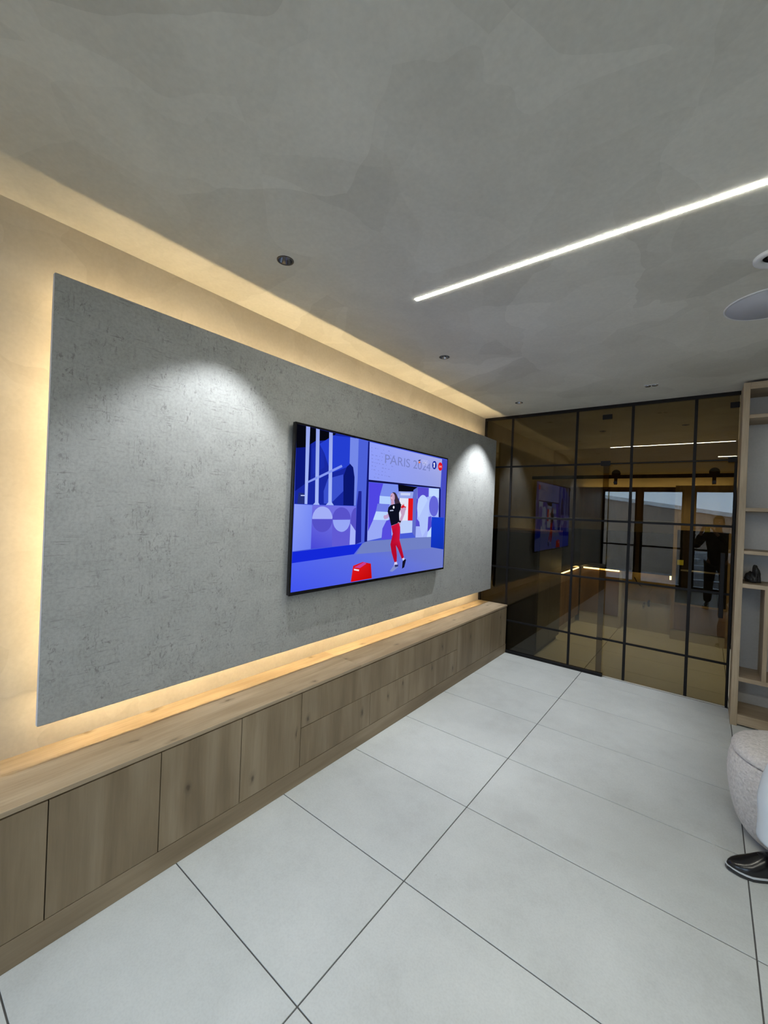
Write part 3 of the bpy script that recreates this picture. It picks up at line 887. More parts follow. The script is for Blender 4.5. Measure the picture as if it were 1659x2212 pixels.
# ring spot and flush loudspeaker at the right edge, twin spot near the partition
rs = thing('ring_spotlight', (2.405, 2.42, CEIL), 'round white-rimmed adjustable ceiling spot at the right edge of the picture', 'spotlight')
MB().lathe((2.405, 2.42, CEIL), [(0.082, 0.0), (0.082, -0.010), (0.078, -0.014), (0.058, -0.014), (0.050, -0.004), (0.050, 0.0)], 48).done('trim_ring', M['white'], rs)
MB().lathe((2.405, 2.42, CEIL), [(0.0495, -0.002), (0.049, 0.05), (0.0, 0.05)], 40).done('housing', M['recess'], rs)
MB().lathe((2.408, 2.425, CEIL), [(0.0, -0.004), (0.03, -0.006), (0.035, 0.0), (0.035, 0.04), (0.0, 0.045)], 36).done('lamp_head', M['white'], rs)
sp_ = thing('ceiling_speaker', (2.43, 2.93, CEIL), 'large flush round pale grey ceiling loudspeaker at the right edge', 'speaker')
MB().lathe((2.43, 2.93, CEIL), [(0.197, 0.0), (0.197, -0.004), (0.194, -0.0055), (0.188, -0.0055), (0.188, 0.0)], 64).done('rim', M['white'], sp_)
MB().lathe((2.43, 2.93, CEIL), [(0.188, 0.0), (0.187, -0.0045), (0.0, -0.0055)], 64).done('grille', M['speaker'], sp_)
tw = thing('twin_spotlight', (1.78, 4.205, CEIL), 'small pair of chrome ceiling spots side by side near the glass partition', 'spotlight')
box('plate', M['white'], tw, 1.728, 1.832, 4.177, 4.233, CEIL - 0.003, CEIL, 0.001)
for dx in (-0.026, 0.026):
    MB().lathe((1.78 + dx, 4.205, CEIL - 0.003), [(0.022, 0.0), (0.022, -0.006), (0.017, -0.007), (0.012, -0.001), (0.0, -0.001)], 28).done('spot_head', M['chrome'], tw)
    MB().lathe((1.78 + dx, 4.205, CEIL - 0.0042), [(0.0, 0.0), (0.0165, 0.0), (0.0165, -0.003), (0.0, -0.0035)], 20).done('lamp', M['recess'], tw)

# ------------------------------------------------------------------ glass partition and sliding door
BARS_Z = [(0.380), (0.998), (1.602), (2.193)]
BW = 0.0125
gp = thing('glass_partition', (0.70, GLASS_Y, 0), 'fixed bronze glass partition with thin black grid bars beside the sideboard', 'glass partition')
GF = GLASS_Y
box('pane', M['glass'], gp, 0.012, 1.385, GF, GF + 0.010, 0.006, CEIL - 0.005)
box('pane', M['glass'], gp, 1.386, 2.388, GF, GF + 0.010, 2.196, CEIL - 0.005)
box('floor_profile', M['black'], gp, 0.0, 1.395, GF - 0.016, GF + 0.024, 0.0, 0.034, 0.002)
box('top_profile', M['black'], gp, 0.0, 2.395, GF - 0.012, GF + 0.022, CEIL - 0.032, CEIL, 0.002)
box('side_profile', M['black'], gp, 0.0, 0.022, GF - 0.012, GF + 0.022, 0.034, CEIL - 0.032, 0.002)
for x in (0.350, 1.062):
    box('glazing_bar', M['black'], gp, x - BW, x + BW, GF - 0.006, GF - 0.0002, 0.034, CEIL - 0.032, 0.001)
for x in (1.580, 2.085):
    box('glazing_bar', M['black'], gp, x - BW, x + BW, GF - 0.006, GF - 0.0002, 2.196, CEIL - 0.032, 0.001)
for z in BARS_Z:
    box('glazing_bar', M['black'], gp, 0.022, 1.385, GF - 0.0055, GF - 0.0002, z - BW * 0.85, z + BW * 0.85, 0.001)
box('glazing_bar', M['black'], gp, 1.386, 2.388, GF - 0.0055, GF + 0.0105, 2.186, 2.1958, 0.001)
for x, z in ((1.352, 2.676), (1.352, 2.196), (2.37, 2.676), (2.37, 2.196)):
    box('glass_clamp', M['black'], gp, x - 0.045, x + 0.045 if x < 2 else 2.39, GF - 0.020, GF - 0.006, z - 0.025, z + 0.025, 0.003)

sd = struct(thing('door_1', (1.855, GLASS_Y + 0.03, 0)))
DY = GLASS_Y + 0.034
box('pane', M['glass'], sd, 1.325, 2.385, DY, DY + 0.010, 0.006, 2.205)
for x in (1.580, 2.085):
    box('glazing_bar', M['black'], sd, x - BW, x + BW, DY - 0.006, DY - 0.0002, 0.006, 2.205, 0.001)
for z in BARS_Z[:3]:
    box('glazing_bar', M['black'], sd, 1.325, 2.385, DY - 0.0055, DY - 0.0002, z - BW * 0.85, z + BW * 0.85, 0.001)
box('side_profile', M['black'], sd, 2.372, 2.392, GF, DY + 0.02, 0.0, 2.19, 0.001)
box('threshold', M['alu'], sd, 1.397, 2.392, GF - 0.004, GF + 0.004, 0.0, 0.004)
box('sliding_rail', M['black'], sd, 0.58, 2.39, DY + 0.022, DY + 0.034, 2.045, 2.082, 0.002)
for x in (1.44, 2.235):
    MB().tube([(x, DY + 0.02, 2.095), (x, DY + 0.05, 2.095)], 0.040, 24).done('roller', M['black'], sd)
    MB().tube([(x, DY - 0.012, 2.000), (x, DY + 0.03, 2.000)], 0.016, 16).done('roller_stud', M['black'], sd)
    box('hanger', M['black'], sd, x - 0.015, x + 0.015, DY + 0.012, DY + 0.021, 1.98, 2.10, 0.002)
hb = MB().box(2.300, 2.334, DY - 0.075, DY - 0.045, 0.79, 1.365, 0.004, 2)
hb.box(2.308, 2.326, DY - 0.046, DY + 0.0, 0.90, 0.92).box(2.308, 2.326, DY - 0.046, DY + 0.0, 1.23, 1.25)
hb.done('pull_handle', M['black'], sd)

# ------------------------------------------------------------------ kitchen behind the glass
fg = thing('tall_dark_cabinet', (0.345, 5.33, 0), 'dark anthracite cabinet with black plinth behind the fixed glass', 'cabinet')
box('body', M['kitchen_grey'], fg, 0.002, 0.672, 4.86, 5.78, 0.06, 1.42, 0.002)
box('plinth', M['black'], fg, 0.002, 0.66, 4.88, 5.76, 0.0, 0.06)
for a, b in ((4.86, 5.30), (5.304, 5.78)):
    box('door', M['kitchen_grey'], fg, 0.673, 0.69, a, b, 0.065, 1.415, 0.001)
box('top_board', M['kitchen_wood'], fg, 0.002, 0.69, 4.86, 5.78, 1.42, 1.44)
lb = thing('kitchen_base_cabinet', (0.31, 6.4, 0), 'walnut kitchen base cabinet along the left kitchen wall, under the black worktop', 'cabinet', 'kitchen base cabinets')
box('body', M['kitchen_wood'], lb, 0.002, 0.62, 5.80, 7.04, 0.10, 0.835)
box('plinth', M['plinth'], lb, 0.002, 0.60, 5.80, 7.00, 0.0, 0.10)
for a, b in ((5.80, 6.40), (6.404, 7.04)):
    d = box('door', M['kitchen_wood'], lb, 0.621, 0.638, a, b, 0.105, 0.83, 0.001)
bb = thing('kitchen_base_cabinet', (0.93, 7.3, 0), 'walnut kitchen base cabinet with pale plinth on the back run, left of the open niche', 'cabinet', 'kitchen base cabinets')
box('body', M['kitchen_wood'], bb, 0.66, 1.19, 7.02, 7.64, 0.17, 0.835)
box('plinth', M['plinth'], bb, 0.66, 1.19, 7.01, 7.60, 0.0, 0.17)
box('door', M['kitchen_wood'], bb, 0.665, 1.188, 7.0, 7.018, 0.175, 0.83, 0.001)
box('end_panel', M['plinth'], bb, 1.192, 1.228, 7.0, 7.64, 0.0, 0.862)
nc = thing('plumbing_niche', (1.53, 7.62, 0), 'open kitchen niche showing a raw wall with pipe stubs under the worktop', 'niche')
box('raw_board', M['raw_wall'], nc, 1.23, 1.828, 7.20, 7.22, 0.30, 0.862)
box('lower_board', M['plinth'], nc, 1.23, 1.828, 7.19, 7.2, 0.0, 0.42)
MB().tube([(1.56, 7.19, 0.44), (1.56, 7.10, 0.44), (1.565, 7.07, 0.41), (1.57, 7.07, 0.38)], 0.014, 12).done('pipe', M['black'], nc)
MB().tube([(1.50, 7.19, 0.40), (1.50, 7.12, 0.39), (1.50, 7.09, 0.34)], 0.012, 12).done('pipe', M['chrome'], nc)
MB().tube([(1.36, 7.19, 0.76), (1.38, 7.15, 0.74), (1.40, 7.15, 0.70), (1.44, 7.15, 0.66), (1.46, 7.19, 0.64)], 0.008, 8).done('hose', M['black'], nc)
wt = MB().box(0.002, 0.66, 5.80, 7.645, 0.862, 0.90, 0.002).box(0.66, 1.828, 6.98, 7.645, 0.862, 0.90, 0.002)
tag(wt.done('kitchen_worktop', M['blackgloss'], None), 'black L-shaped kitchen worktop with a lit edge behind the glass', 'worktop')
lt = thing('worktop_light_strip', (0.9, 7.0, 0.84), 'warm light strip under the edge of the black kitchen worktop', 'light strip')
box('led_tape', M['kitchen_led'], lt, 0.70, 1.19, 6.985, 6.996, 0.842, 0.8618)
box('led_tape', M['kitchen_led'], lt, 0.642, 0.653, 5.95, 6.90, 0.842, 0.8618)
box('led_tape', M['kitchen_led'], lt, 1.26, 1.79, 7.12, 7.13, 0.8585, 0.8618)
box('led_tape', M['kitchen_led'], lt, 1.806, 1.826, 6.985, 6.996, 0.81, 0.8618)
tag(box('kitchen_splashback', M['blackgloss'], None, 0.002, 1.828, 7.63, 7.648, 0.90, 1.43), 'glossy black splashback above the kitchen worktop', 'splashback')
oh = thing('tall_oven_cabinet', (2.14, 7.3, 0), 'tall oak housing with a built-in black oven at the right of the kitchen', 'oven cabinet')
box('body', M['kitchen_oak'], oh, 1.832, 2.46, 6.99, 7.64, 0.0, 2.12)
box('trim_upright', M['kitchen_oak'], oh, 1.832, 1.872, 6.965, 6.989, 0.14, 2.12)
box('trim_upright', M['kitchen_oak'], oh, 2.42, 2.46, 6.965, 6.989, 0.14, 2.12)
box('door', M['kitchen_oak'], oh, 1.873, 2.419, 6.968, 6.989, 1.53, 2.115, 0.001)
box('door', M['kitchen_wood'], oh, 1.873, 2.419, 6.968, 6.989, 0.145, 0.485, 0.001)
box('plinth', M['plinth'], oh, 1.835, 2.42, 6.975, 6.989, 0.0, 0.135)
box('trim_ledge', M['kitchen_oak'], oh, 1.873, 2.419, 6.955, 6.989, 0.488, 0.51)
box('trim_ledge', M['kitchen_oak'], oh, 1.873, 2.419, 6.955, 6.989, 1.508, 1.527)
ov = tag(box('oven', M['blackgloss'], None, 1.876, 2.416, 6.962, 6.988, 0.514, 1.505, 0.003), 'tall black glass built-in oven in the oak housing', 'oven')
MB().tube([(1.93, 6.925, 0.965), (2.36, 6.925, 0.965)], 0.011, 12).tube([(1.97, 6.925, 0.965), (1.97, 6.963, 0.965)], 0.007, 8).tube([(2.32, 6.925, 0.965), (2.32, 6.963, 0.965)], 0.007, 8).done('handle', M['alu'], ov)
box('yellow_tag', M['yellow'], ov, 1.885, 1.955, 6.9605, 6.962, 1.03, 1.10)
wc = thing('kitchen_wall_cabinet', (1.1, 7.46, 1.5), 'dark brown kitchen wall cabinet lit from above, over the worktop', 'cabinet')
box('body', M['kitchen_wood'], wc, 0.36, 1.828, 7.32, 7.645, 1.62, 2.12)
for k in range(3):
    x0 = 0.36 + k * 0.4893
    box('door', M['kitchen_wood'], wc, x0 + 0.002, x0 + 0.487, 7.30, 7.318, 1.62, 2.12, 0.001)
cl_ = thing('cove_light', (1.4, 7.5, 2.12), 'hidden warm light strip on top of the kitchen wall cabinets', 'light strip')
MB().box(0.5, 2.44, 7.545, 7.56, 2.1202, 2.13).done('led_tape', M['kitchen_led'], cl_)

# ------------------------------------------------------------------ open bookshelf at the right
bs = thing('bookshelf', (2.9, 4.58, 0), 'tall open oak bookshelf against the partition at the right edge', 'bookshelf')
X0, X1, YF, YB = 2.396, 3.75, 4.418, 4.757
box('side_panel', M['oak_shelf'], bs, X0, X0 + 0.043, YF, YB, 0.0, 2.776, 0.001)
box('side_panel', M['oak_shelf'], bs, X1 - 0.043, X1, YF, YB, 0.0, 2.776, 0.001)
ins = (X0 + 0.043, X1 - 0.043)
for z0, z1 in ((0.015, 0.095), (0.362, 0.396), (1.117, 1.150), (1.388, 1.416), (1.734, 1.762), (2.486, 2.515), (2.722, 2.776)):
    box('shelf_board', M['oak_x'], bs, ins[0], ins[1], YF + 0.002, YB - 0.012, z0, z1, 0.001)
box('divider', M['oak_shelf'], bs, 2.574, 2.602, YF + 0.003, YB - 0.012, 0.396, 1.117, 0.001)
box('divider', M['oak_shelf'], bs, 3.1, 3.128, YF + 0.003, YB - 0.012, 1.150, 2.486, 0.001)
box('back_panel', M['backwall'], bs, ins[0], ins[1], YB - 0.012, YB, 0.095, 2.722)

# black crumpled bag on the shelf
def blob(name, material, c, size, seed, amp, parent=None, sub=4, peaks=(), origin=None):
    b = MB()
    bmesh.ops.create_icosphere(b.bm, subdivisions=sub, radius=1.0)
    for v in b.bm.verts:
        n = v.co.copy()
        d = 1 + amp * noise.fractal(n * 1.7 + Vector((seed, seed * 2, 0)), 1.0, 2.0, 4)
        for (px, py, pz), k, wd in peaks:
            q = max(0, n.dot(Vector((px, py, pz)).normalized())) ** wd
            d += k * q
        v.co = Vector((c[0] + n.x * size[0] * d, c[1] + n.y * size[1] * d, max(c[2] + n.z * size[2] * d, c[2] - size[2] * 0.8)))
    for f in b.bm.faces: f.smooth = True
    return b.done(name, material, parent, origin)
bag = thing('leather_bag', (2.50, 4.58, 1.15), 'small crumpled black leather bag on the bookshelf', 'bag')
blob('bag_body', M['bag'], (2.499, 4.57, 1.193), (0.043, 0.05, 0.045), 3.1, 0.25, bag, 4, [((0.6, -0.2, -0.8), 0.5, 3)])
blob('bag_flap', M['bag'], (2.528, 4.57, 1.2125), (0.026, 0.04, 0.068), 7.7, 0.22, bag, 4, [((-0.5, 0, 1), 0.35, 6), ((0.7, 0, -0.9), 0.9, 5)])

# ------------------------------------------------------------------ pouf
PC = (2.605, 2.975)
pf = thing('boucle_pouf', (*PC, 0), 'round ivory boucle pouf on the tiles at the right edge', 'pouf', 'boucle poufs')
def soft(prof, name, seed):
    b = MB(); b.lathe((*PC, 0), prof, 80)
    for v in b.bm.verts:
        r = Vector((v.co.x - PC[0], v.co.y - PC[1], 0))
        k = 1 + 0.016 * noise.noise(Vector((v.co.x * 9, v.co.y * 9, v.co.z * 5 + seed)))
        v.co.x = PC[0] + r.x * k; v.co.y = PC[1] + r.y * k
    return b.done(name, M['boucle'], pf)
def arc(pts, n=6):
    """smooth (Catmull-Rom) profile"""
    out = []
    P_ = [pts[0]] + list(pts) + [pts[-1]]
    for i in range(1, len(P_) - 2):
        for k in range(n):
            t = k / n
            a, b, c, d = P_[i - 1:i + 3]
            out.append(tuple(0.5 * (2 * b[j] + (c[j] - a[j]) * t + (2 * a[j] - 5 * b[j] + 4 * c[j] - d[j]) * t * t + (3 * b[j] - a[j] - 3 * c[j] + d[j]) * t ** 3) for j in (0, 1)))
    out.append(pts[-1])
    return out
soft([(0.0, 0.003)] + arc([(0.13, 0.001), (0.175, 0.012), (0.215, 0.05), (0.243, 0.11), (0.264, 0.20), (0.274, 0.29), (0.274, 0.36), (0.264, 0.418)]) + [(0.250, 0.424), (0.0, 0.424)], 'base', 1)
soft([(0.0, 0.425), (0.250, 0.425)] + arc([(0.261, 0.430), (0.262, 0.445), (0.248, 0.468), (0.21, 0.484), (0.12, 0.492)]) + [(0.0, 0.493)], 'cushion', 5)
copy_thing(pf, (3.15, 2.62, 0), label='second boucle pouf beyond the right edge, under the seated person')

# ------------------------------------------------------------------ people
def skin_mesh(name, pts, edges, material, parent, sub=2):
    """pts: (x, y, z, radius) - first point is the root"""
    me_ = bpy.data.meshes.new(name)
    me_.from_pydata([q[:3] for q in pts], edges, [])
    o_ = bpy.data.objects.new(name, me_); COL.objects.link(o_)
    sk = o_.modifiers.new('skin', 'SKIN'); sk.use_smooth_shade = True
    sub_ = o_.modifiers.new('sub', 'SUBSURF'); sub_.levels = sub
    for i, q in enumerate(pts):
        r_ = q[3]
        me_.skin_vertices[0].data[i].radius = (r_, r_) if not isinstance(r_, tuple) else r_
        me_.skin_vertices[0].data[i].use_root = (i == 0)
    bpy.context.view_layer.update()
    ev = bpy.data.meshes.new_from_object(o_.evaluated_get(bpy.context.evaluated_depsgraph_get()))
    bpy.data.objects.remove(o_)
    pw = wloc(parent)
    for v in ev.vertices: v.co -= pw
    ev.materials.clear(); ev.materials.append(material)
    r = bpy.data.objects.new(name, ev); COL.objects.link(r); r.parent = parent
    return r

def chain(pts, edges, start, seq):
    """append a chain of points to pts, joined to index start; returns the last index"""
    last = start
    for q in seq:
        pts.append(q); edges.append((last, len(pts) - 1)); last = len(pts) - 1
    return last

def fingers(pts, edges, wrist_i, wrist, d, side, curl, s=1.0):
    """palm and five fingers along direction d; side = direction of the thumb; curl = direction the fingers bend towards"""
    d = Vector(d).normalized(); side = Vector(side).normalized(); curl = Vector(curl).normalized()
    wv = Vector(wrist)
    palm = wv + d * 0.05 * s
    pi = chain(pts, edges, wrist_i, [(*palm, 0.024 * s)])
    for k, (o_, ln) in enumerate(((0.028, 0.070), (0.010, 0.078), (-0.009, 0.073), (-0.027, 0.058))):
        b0 = wv + d * 0.088 * s + side * o_ * s
        b1 = b0 + d * ln * 0.45 * s + curl * ln * 0.20 * s
        b2 = b1 + d * ln * 0.12 * s + curl * ln * 0.42 * s
        chain(pts, edges, pi, [(*b0, 0.0095 * s), (*b1, 0.0085 * s), (*b2, 0.007 * s)])
    t0 = wv + d * 0.035 * s + side * 0.036 * s
    t1 = t0 + d * 0.030 * s + side * 0.018 * s + curl * 0.012 * s
    t2 = t1 + d * 0.026 * s + curl * 0.016 * s
    chain(pts, edges, pi, [(*t0, 0.012 * s), (*t1, 0.010 * s), (*t2, 0.008 * s)])

def head_parts(parent, c, yaw, hair_mat, s=1.0):
    """hair cap, ears, eyes and mouth on a head centred at c that looks along yaw (0 = +y)"""
    rz = Matrix.Rotation(yaw, 4, 'Z')
    def W(x, y, z): return Vector(c) + (rz @ Vector((x, y, z))) * s
    b = MB(); bmesh.ops.create_icosphere(b.bm, subdivisions=4, radius=1.0)
    drop = [v for v in b.bm.verts if v.co.z < -0.15 and v.co.y > -0.2 or (v.co.y > 0.45 and v.co.z < 0.45) or v.co.z < -0.6]
    bmesh.ops.delete(b.bm, geom=drop, context='VERTS')
    for v in b.bm.verts:
        n = v.co.copy(); v.co = W(n.x * 0.083, n.y * 0.103 - 0.006, n.z * 0.118 + 0.016)
    for f in b.bm.faces: f.smooth = True
    hr = b.done('hair', hair_mat, parent, normals=False)
    so = hr.modifiers.new('thick', 'SOLIDIFY'); so.thickness = 0.012; so.offset = 0
    for sx in (-1, 1):
        b = MB(); bmesh.ops.create_icosphere(b.bm, subdivisions=2, radius=1.0)
        for v in b.bm.verts: v.co = W(sx * 0.078 + v.co.x * 0.010, -0.005 + v.co.y * 0.018, -0.01 + v.co.z * 0.031)
        b.done('ear', M['skin'], parent)
        b = MB(); bmesh.ops.create_icosphere(b.bm, subdivisions=2, radius=1.0)
        for v in b.bm.verts: v.co = W(sx * 0.031 + v.co.x * 0.013, 0.086 + v.co.y * 0.009, 0.004 + v.co.z * 0.008)
        b.done('eye', M['white'], parent)
    b = MB(); bmesh.ops.create_icosphere(b.bm, subdivisions=2, radius=1.0)
    for v in b.bm.verts: v.co = W(v.co.x * 0.024, 0.088 + v.co.y * 0.008, -0.058 + v.co.z * 0.006)
    b.done('mouth', flat('lips', (0.30, 0.12, 0.10), 0.5), parent)

def head_chain(pts, edges, neck_i, c, yaw, s=1.0):
    """skull, jaw and nose as part of the body skeleton"""
    rz = Matrix.Rotation(yaw, 4, 'Z')
    def W(x, y, z): return tuple(Vector(c) + (rz @ Vector((x, y, z))) * s)
    j = chain(pts, edges, neck_i, [(*W(0, -0.005, -0.085), 0.058 * s), (*W(0, 0.008, -0.045), 0.070 * s), (*W(0, 0, 0.02), 0.086 * s), (*W(0, -0.006, 0.075), 0.070 * s), (*W(0, -0.006, 0.105), 0.035 * s)])
    chain(pts, edges, j - 3, [(*W(0, 0.088, -0.022), 0.012 * s), (*W(0, 0.103, -0.03), 0.010 * s)])

def shoe(parent, heel, toe, s=1.0):
    """derby shoe lofted from heel to toe on the floor"""
    heel = Vector((*heel, 0)); toe = Vector((*toe, 0))
    d = (toe - heel); ln = d.length; d.normalize(); sd_ = Vector((-d.y, d.x, 0))
    secs = [(0.00, 0.020, 0.078), (0.03, 0.032, 0.100), (0.12, 0.037, 0.112), (0.25, 0.038, 0.114), (0.38, 0.039, 0.110), (0.50, 0.043, 0.098), (0.60, 0.047, 0.082), (0.70, 0.049, 0.068), (0.80, 0.045, 0.059), (0.89, 0.035, 0.051), (0.955, 0.022, 0.043), (0.99, 0.010, 0.035), (1.0, 0.004, 0.030)]
    b = MB(); rings = []
    base = 0.020
    for t, hw, h in secs:
        ring = []
        for k in range(17):
            a = math.pi * k / 16
            cx = math.cos(a); sn = math.sin(a)
            px = hw * math.copysign(abs(cx) ** 0.8, cx); pz = base + (h - base) * sn ** (0.75 if t > 0.4 else 0.55)
            ring.append(b.bm.verts.new(heel + d * ln * t + sd_ * px + Vector((0, 0, pz))))
        rings.append(ring)
    for a, c in zip(rings, rings[1:]):
        for k in range(16): b.bm.faces.new((a[k], a[k + 1], c[k + 1], c[k])).smooth = True
    b.bm.faces.new(rings[0]); b.bm.faces.new(rings[-1])
    b.done('upper', M['shoe'], parent)
    def outline(grow):
        L_2, R_2 = [], []
        for t, hw, h in secs:
            tt = t + (0.012 * grow if t == 1.0 else (-0.010 * grow if t == 0 else 0))
            L_2.append(heel + d * ln * tt + sd_ * (hw + 0.004 * grow)); R_2.append(heel + d * ln * tt - sd_ * (hw + 0.004 * grow))
        return L_2 + R_2[::-1]
    for nm, z0, z1, gq, mm in (('sole', 0.0, 0.014, 1.0, M['sole']), ('welt', 0.014, 0.0205, 1.25, M['welt'])):
        q = MB(); o_ = outline(gq)
        A_ = [q.bm.verts.new(v + Vector((0, 0, z0 + (0.008 * max(0, ((v - heel).dot(d) / ln - 0.7)) / 0.3)))) for v in o_]
        B_ = [q.bm.verts.new(v + Vector((0, 0, z1 + (0.006 * max(0, ((v - heel).dot(d) / ln - 0.7)) / 0.3)))) for v in o_]
        n = len(o_)
        q.bm.faces.new(A_[::-1]); q.bm.faces.new(B_)
        for k in range(n): q.bm.faces.new((A_[k], A_[(k + 1) % n], B_[(k + 1) % n], B_[k]))
        q.done(nm, mm, parent)
    lc = MB()
    for t, h in ((0.40, 0.111), (0.46, 0.105), (0.52, 0.098)):
        c_ = heel + d * ln * t
        lc.tube([c_ + sd_ * 0.020 + Vector((0, 0, h - 0.012)), c_ + Vector((0, 0, h)), c_ - sd_ * 0.020 + Vector((0, 0, h - 0.012))], 0.0022, 6)
    lc.done('laces', M['cloth_black'], parent)

# the person seated on the pouf: one leg reaches into the picture
sp = thing('person', (3.13, 2.62, 0), 'person in pale trousers and black leather shoes seated at the right edge', 'person')
HIP = (3.14, 2.62, 0.645)
KR, AR = (2.530, 2.592, 0.52), (2.512, 2.605, 0.10)
KL, AL = (2.76, 2.42, 0.48), (2.82, 2.37, 0.10)
HD = (3.10, 2.62, 1.29)
pts = [(*HIP, 0.10)]; ed = []
ch = chain(pts, ed, 0, [(3.17, 2.62, 0.78, 0.105), (3.16, 2.62, 0.94, 0.115), (3.14, 2.62, 1.06, 0.075), (3.12, 2.62, 1.14, 0.045)])
head_chain(pts, ed, ch, HD, R(95))
ar = chain(pts, ed, 2, [(3.13, 2.80, 1.03, 0.052), (3.08, 2.86, 0.80, 0.038), (2.86, 2.76, 0.72, 0.028)])
fingers(pts, ed, ar, (2.86, 2.76, 0.72), (-1, -0.2, -0.2), (0, -1, 0.2), (-0.1, 0, -1))
al = chain(pts, ed, 2, [(3.13, 2.44, 1.03, 0.052), (3.08, 2.38, 0.80, 0.038), (2.88, 2.44, 0.72, 0.028)])
fingers(pts, ed, al, (2.88, 2.44, 0.72), (-1, 0.1, -0.2), (0, 1, 0.2), (-0.1, 0, -1))
for off, kn, an in ((0.09, KR, AR), (-0.09, KL, AL)):
    chain(pts, ed, 0, [(HIP[0] - 0.06, HIP[1] + off, 0.615, 0.085), (*kn, 0.052), (*an, 0.034)])
skin_mesh('body', pts, ed, M['skin'], sp)
head_parts(sp, HD, R(95), M['hair'])
pts = [(3.155, 2.62, 0.66, 0.155)]; ed = []
ch = chain(pts, ed, 0, [(3.17, 2.62, 0.84, 0.128), (3.16, 2.62, 0.98, 0.135), (3.14, 2.62, 1.08, 0.075)])
chain(pts, ed, 2, [(3.13, 2.80, 1.035, 0.066), (3.08, 2.86, 0.80, 0.052), (2.90, 2.78, 0.735, 0.040)])
chain(pts, ed, 2, [(3.13, 2.44, 1.035, 0.066), (3.08, 2.38, 0.80, 0.052), (2.92, 2.43, 0.735, 0.040)])
skin_mesh('shirt', pts, ed, M['cloth_white'], sp)
def trouser_leg(kn, an, side):
    """one trouser leg as an open tube from the hip over the bent knee to a crisp hem"""
    key = [(HIP[0] - 0.02, HIP[1] + side, 0.640, 0.112), (HIP[0] - 0.14, HIP[1] + side, 0.618, 0.108), ((HIP[0] + kn[0]) / 2 - 0.03, (HIP[1] + side * 0.6 + kn[1]) / 2, 0.585, 0.100),
           (kn[0] + 0.075, kn[1], kn[2] + 0.045, 0.094), (kn[0] + 0.010, kn[1], kn[2] - 0.02, 0.092), (kn[0] - 0.008, kn[1] + 0.003, kn[2] - 0.12, 0.092),
           ((kn[0] + an[0]) / 2, (kn[1] + an[1]) / 2, 0.30, 0.094), (an[0] + 0.006, an[1], 0.205, 0.094)]
    K = [key[0]] + key + [key[-1]]
    P3, R3 = [], []
    for q in range(1, len(K) - 2):
        for s_ in range(6):
            t = s_ / 6
            a, b_, c, d = K[q - 1:q + 3]
            w4 = [0.5 * (2 * b_[n] + (c[n] - a[n]) * t + (2 * a[n] - 5 * b_[n] + 4 * c[n] - d[n]) * t * t + (3 * b_[n] - a[n] - 3 * c[n] + d[n]) * t ** 3) for n in range(4)]
            P3.append(w4[:3]); R3.append(w4[3])
    P3.append(list(key[-1][:3])); R3.append(key[-1][3])
    tb = MB(); tb.tube(P3, R3, 28, caps=False)
    for v in tb.bm.verts:
        v.co += Vector((noise.noise(v.co * 9), noise.noise(v.co * 9 + Vector((5, 0, 0))), 0)) * 0.006
    o_ = tb.done('trouser_leg', M['cloth_white'], sp)
    so = o_.modifiers.new('cloth', 'SOLIDIFY'); so.thickness = 0.004; so.offset = -1
pts = [(HIP[0] + 0.01, HIP[1], 0.66, 0.13)]; ed = []
chain(pts, ed, 0, [(HIP[0] + 0.02, HIP[1], 0.76, 0.125)])
for sd4 in (0.085, -0.085): chain(pts, ed, 0, [(HIP[0] - 0.06, HIP[1] + sd4, 0.638, 0.112)])
skin_mesh('trouser_seat', pts, ed, M['cloth_white'], sp)
trouser_leg(KR, AR, 0.09); trouser_leg(KL, AL, -0.09)
for an in (AR, AL):
    MB().tube([(an[0], an[1], 0.075), (an[0], an[1], 0.24)], [0.040, 0.046], 16).done('sock', M['cloth_black'], sp)
shoe(sp, (2.565, 2.690), (2.328, 2.578))
shoe(sp, (2.89, 2.39), (2.64, 2.31))

# the photographer, mirrored in the glass
pg = thing('person', (2.36, -0.42, 0), 'photographer in black clothes holding a yellow phone, mirrored in the glass door', 'person')
cx, cy = 2.36, -0.42
pts = [(cx, cy, 0.93, 0.125)]; ed = []
ch = chain(pts, ed, 0, [(cx, cy - 0.01, 1.08, 0.115), (cx, cy, 1.28, 0.135), (cx, cy + 0.005, 1.42, 0.08), (cx, cy + 0.02, 1.50, 0.05)])
HC = (cx, cy + 0.04, 1.625)
head_chain(pts, ed, ch, HC, R(15))
hr_ = chain(pts, ed, 2, [(cx + 0.19, cy, 1.37, 0.055), (cx + 0.24, cy + 0.10, 1.14, 0.042), (cx - 0.05, cy + 0.30, 1.44, 0.027)])
fingers(pts, ed, hr_, (cx - 0.05, cy + 0.30, 1.44), (-0.35, 0.45, 0.85), (-0.4, -0.2, 0.6), (-1, -0.1, 0.2), 0.9)
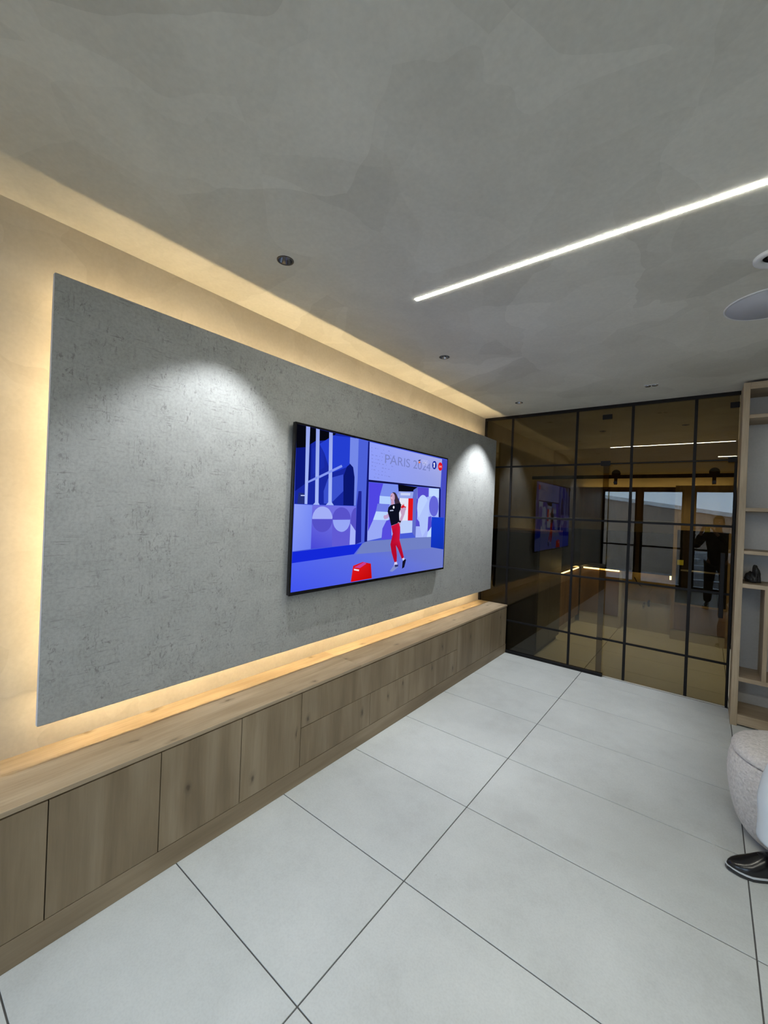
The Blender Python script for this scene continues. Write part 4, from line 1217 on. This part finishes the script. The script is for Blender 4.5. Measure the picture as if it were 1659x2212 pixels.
hl_ = chain(pts, ed, 2, [(cx - 0.19, cy, 1.37, 0.055), (cx - 0.34, cy + 0.10, 1.15, 0.042), (cx - 0.25, cy + 0.30, 1.44, 0.027)])
fingers(pts, ed, hl_, (cx - 0.25, cy + 0.30, 1.44), (0.1, 0.45, 0.85), (0.5, -0.2, 0.6), (1, -0.1, 0.2), 0.9)
for sx in (-1, 1):
    chain(pts, ed, 0, [(cx + sx * 0.10, cy, 0.84, 0.092), (cx + sx * 0.12, cy + 0.02, 0.48, 0.06), (cx + sx * 0.13, cy - 0.01, 0.10, 0.038)])
skin_mesh('body', pts, ed, M['skin'], pg)
head_parts(pg, HC, R(15), M['hair'])
pts = [(cx, cy, 0.76, 0.175)]; ed = []
chain(pts, ed, 0, [(cx, cy - 0.01, 1.02, 0.155), (cx, cy, 1.28, 0.155), (cx, cy + 0.005, 1.43, 0.085)])
chain(pts, ed, 2, [(cx + 0.19, cy, 1.375, 0.075), (cx + 0.24, cy + 0.10, 1.14, 0.062), (cx - 0.01, cy + 0.28, 1.40, 0.044)])
chain(pts, ed, 2, [(cx - 0.19, cy, 1.375, 0.075), (cx - 0.34, cy + 0.10, 1.15, 0.062), (cx - 0.262, cy + 0.28, 1.40, 0.044)])
skin_mesh('jacket', pts, ed, M['cloth_black'], pg)
pts = [(cx, cy, 0.93, 0.15)]; ed = []
for sx in (-1, 1):
    chain(pts, ed, 0, [(cx + sx * 0.10, cy, 0.82, 0.112), (cx + sx * 0.12, cy + 0.02, 0.48, 0.080), (cx + sx * 0.13, cy - 0.01, 0.10, 0.066)])
skin_mesh('trousers', pts, ed, M['cloth_black'], pg)
for sx in (-1, 1):
    shoe(pg, (cx + sx * 0.13, cy - 0.09), (cx + sx * 0.16, cy + 0.20))
ph = thing('phone', (2.20, -0.035, 1.44), 'smartphone in a lime yellow case held up by the photographer', 'phone')
box('case', M['yellow'], ph, 2.155, 2.235, -0.040, -0.030, 1.44, 1.595, 0.004, 2)
box('screen', M['blackgloss'], ph, 2.159, 2.231, -0.0412, -0.0401, 1.445, 1.59)
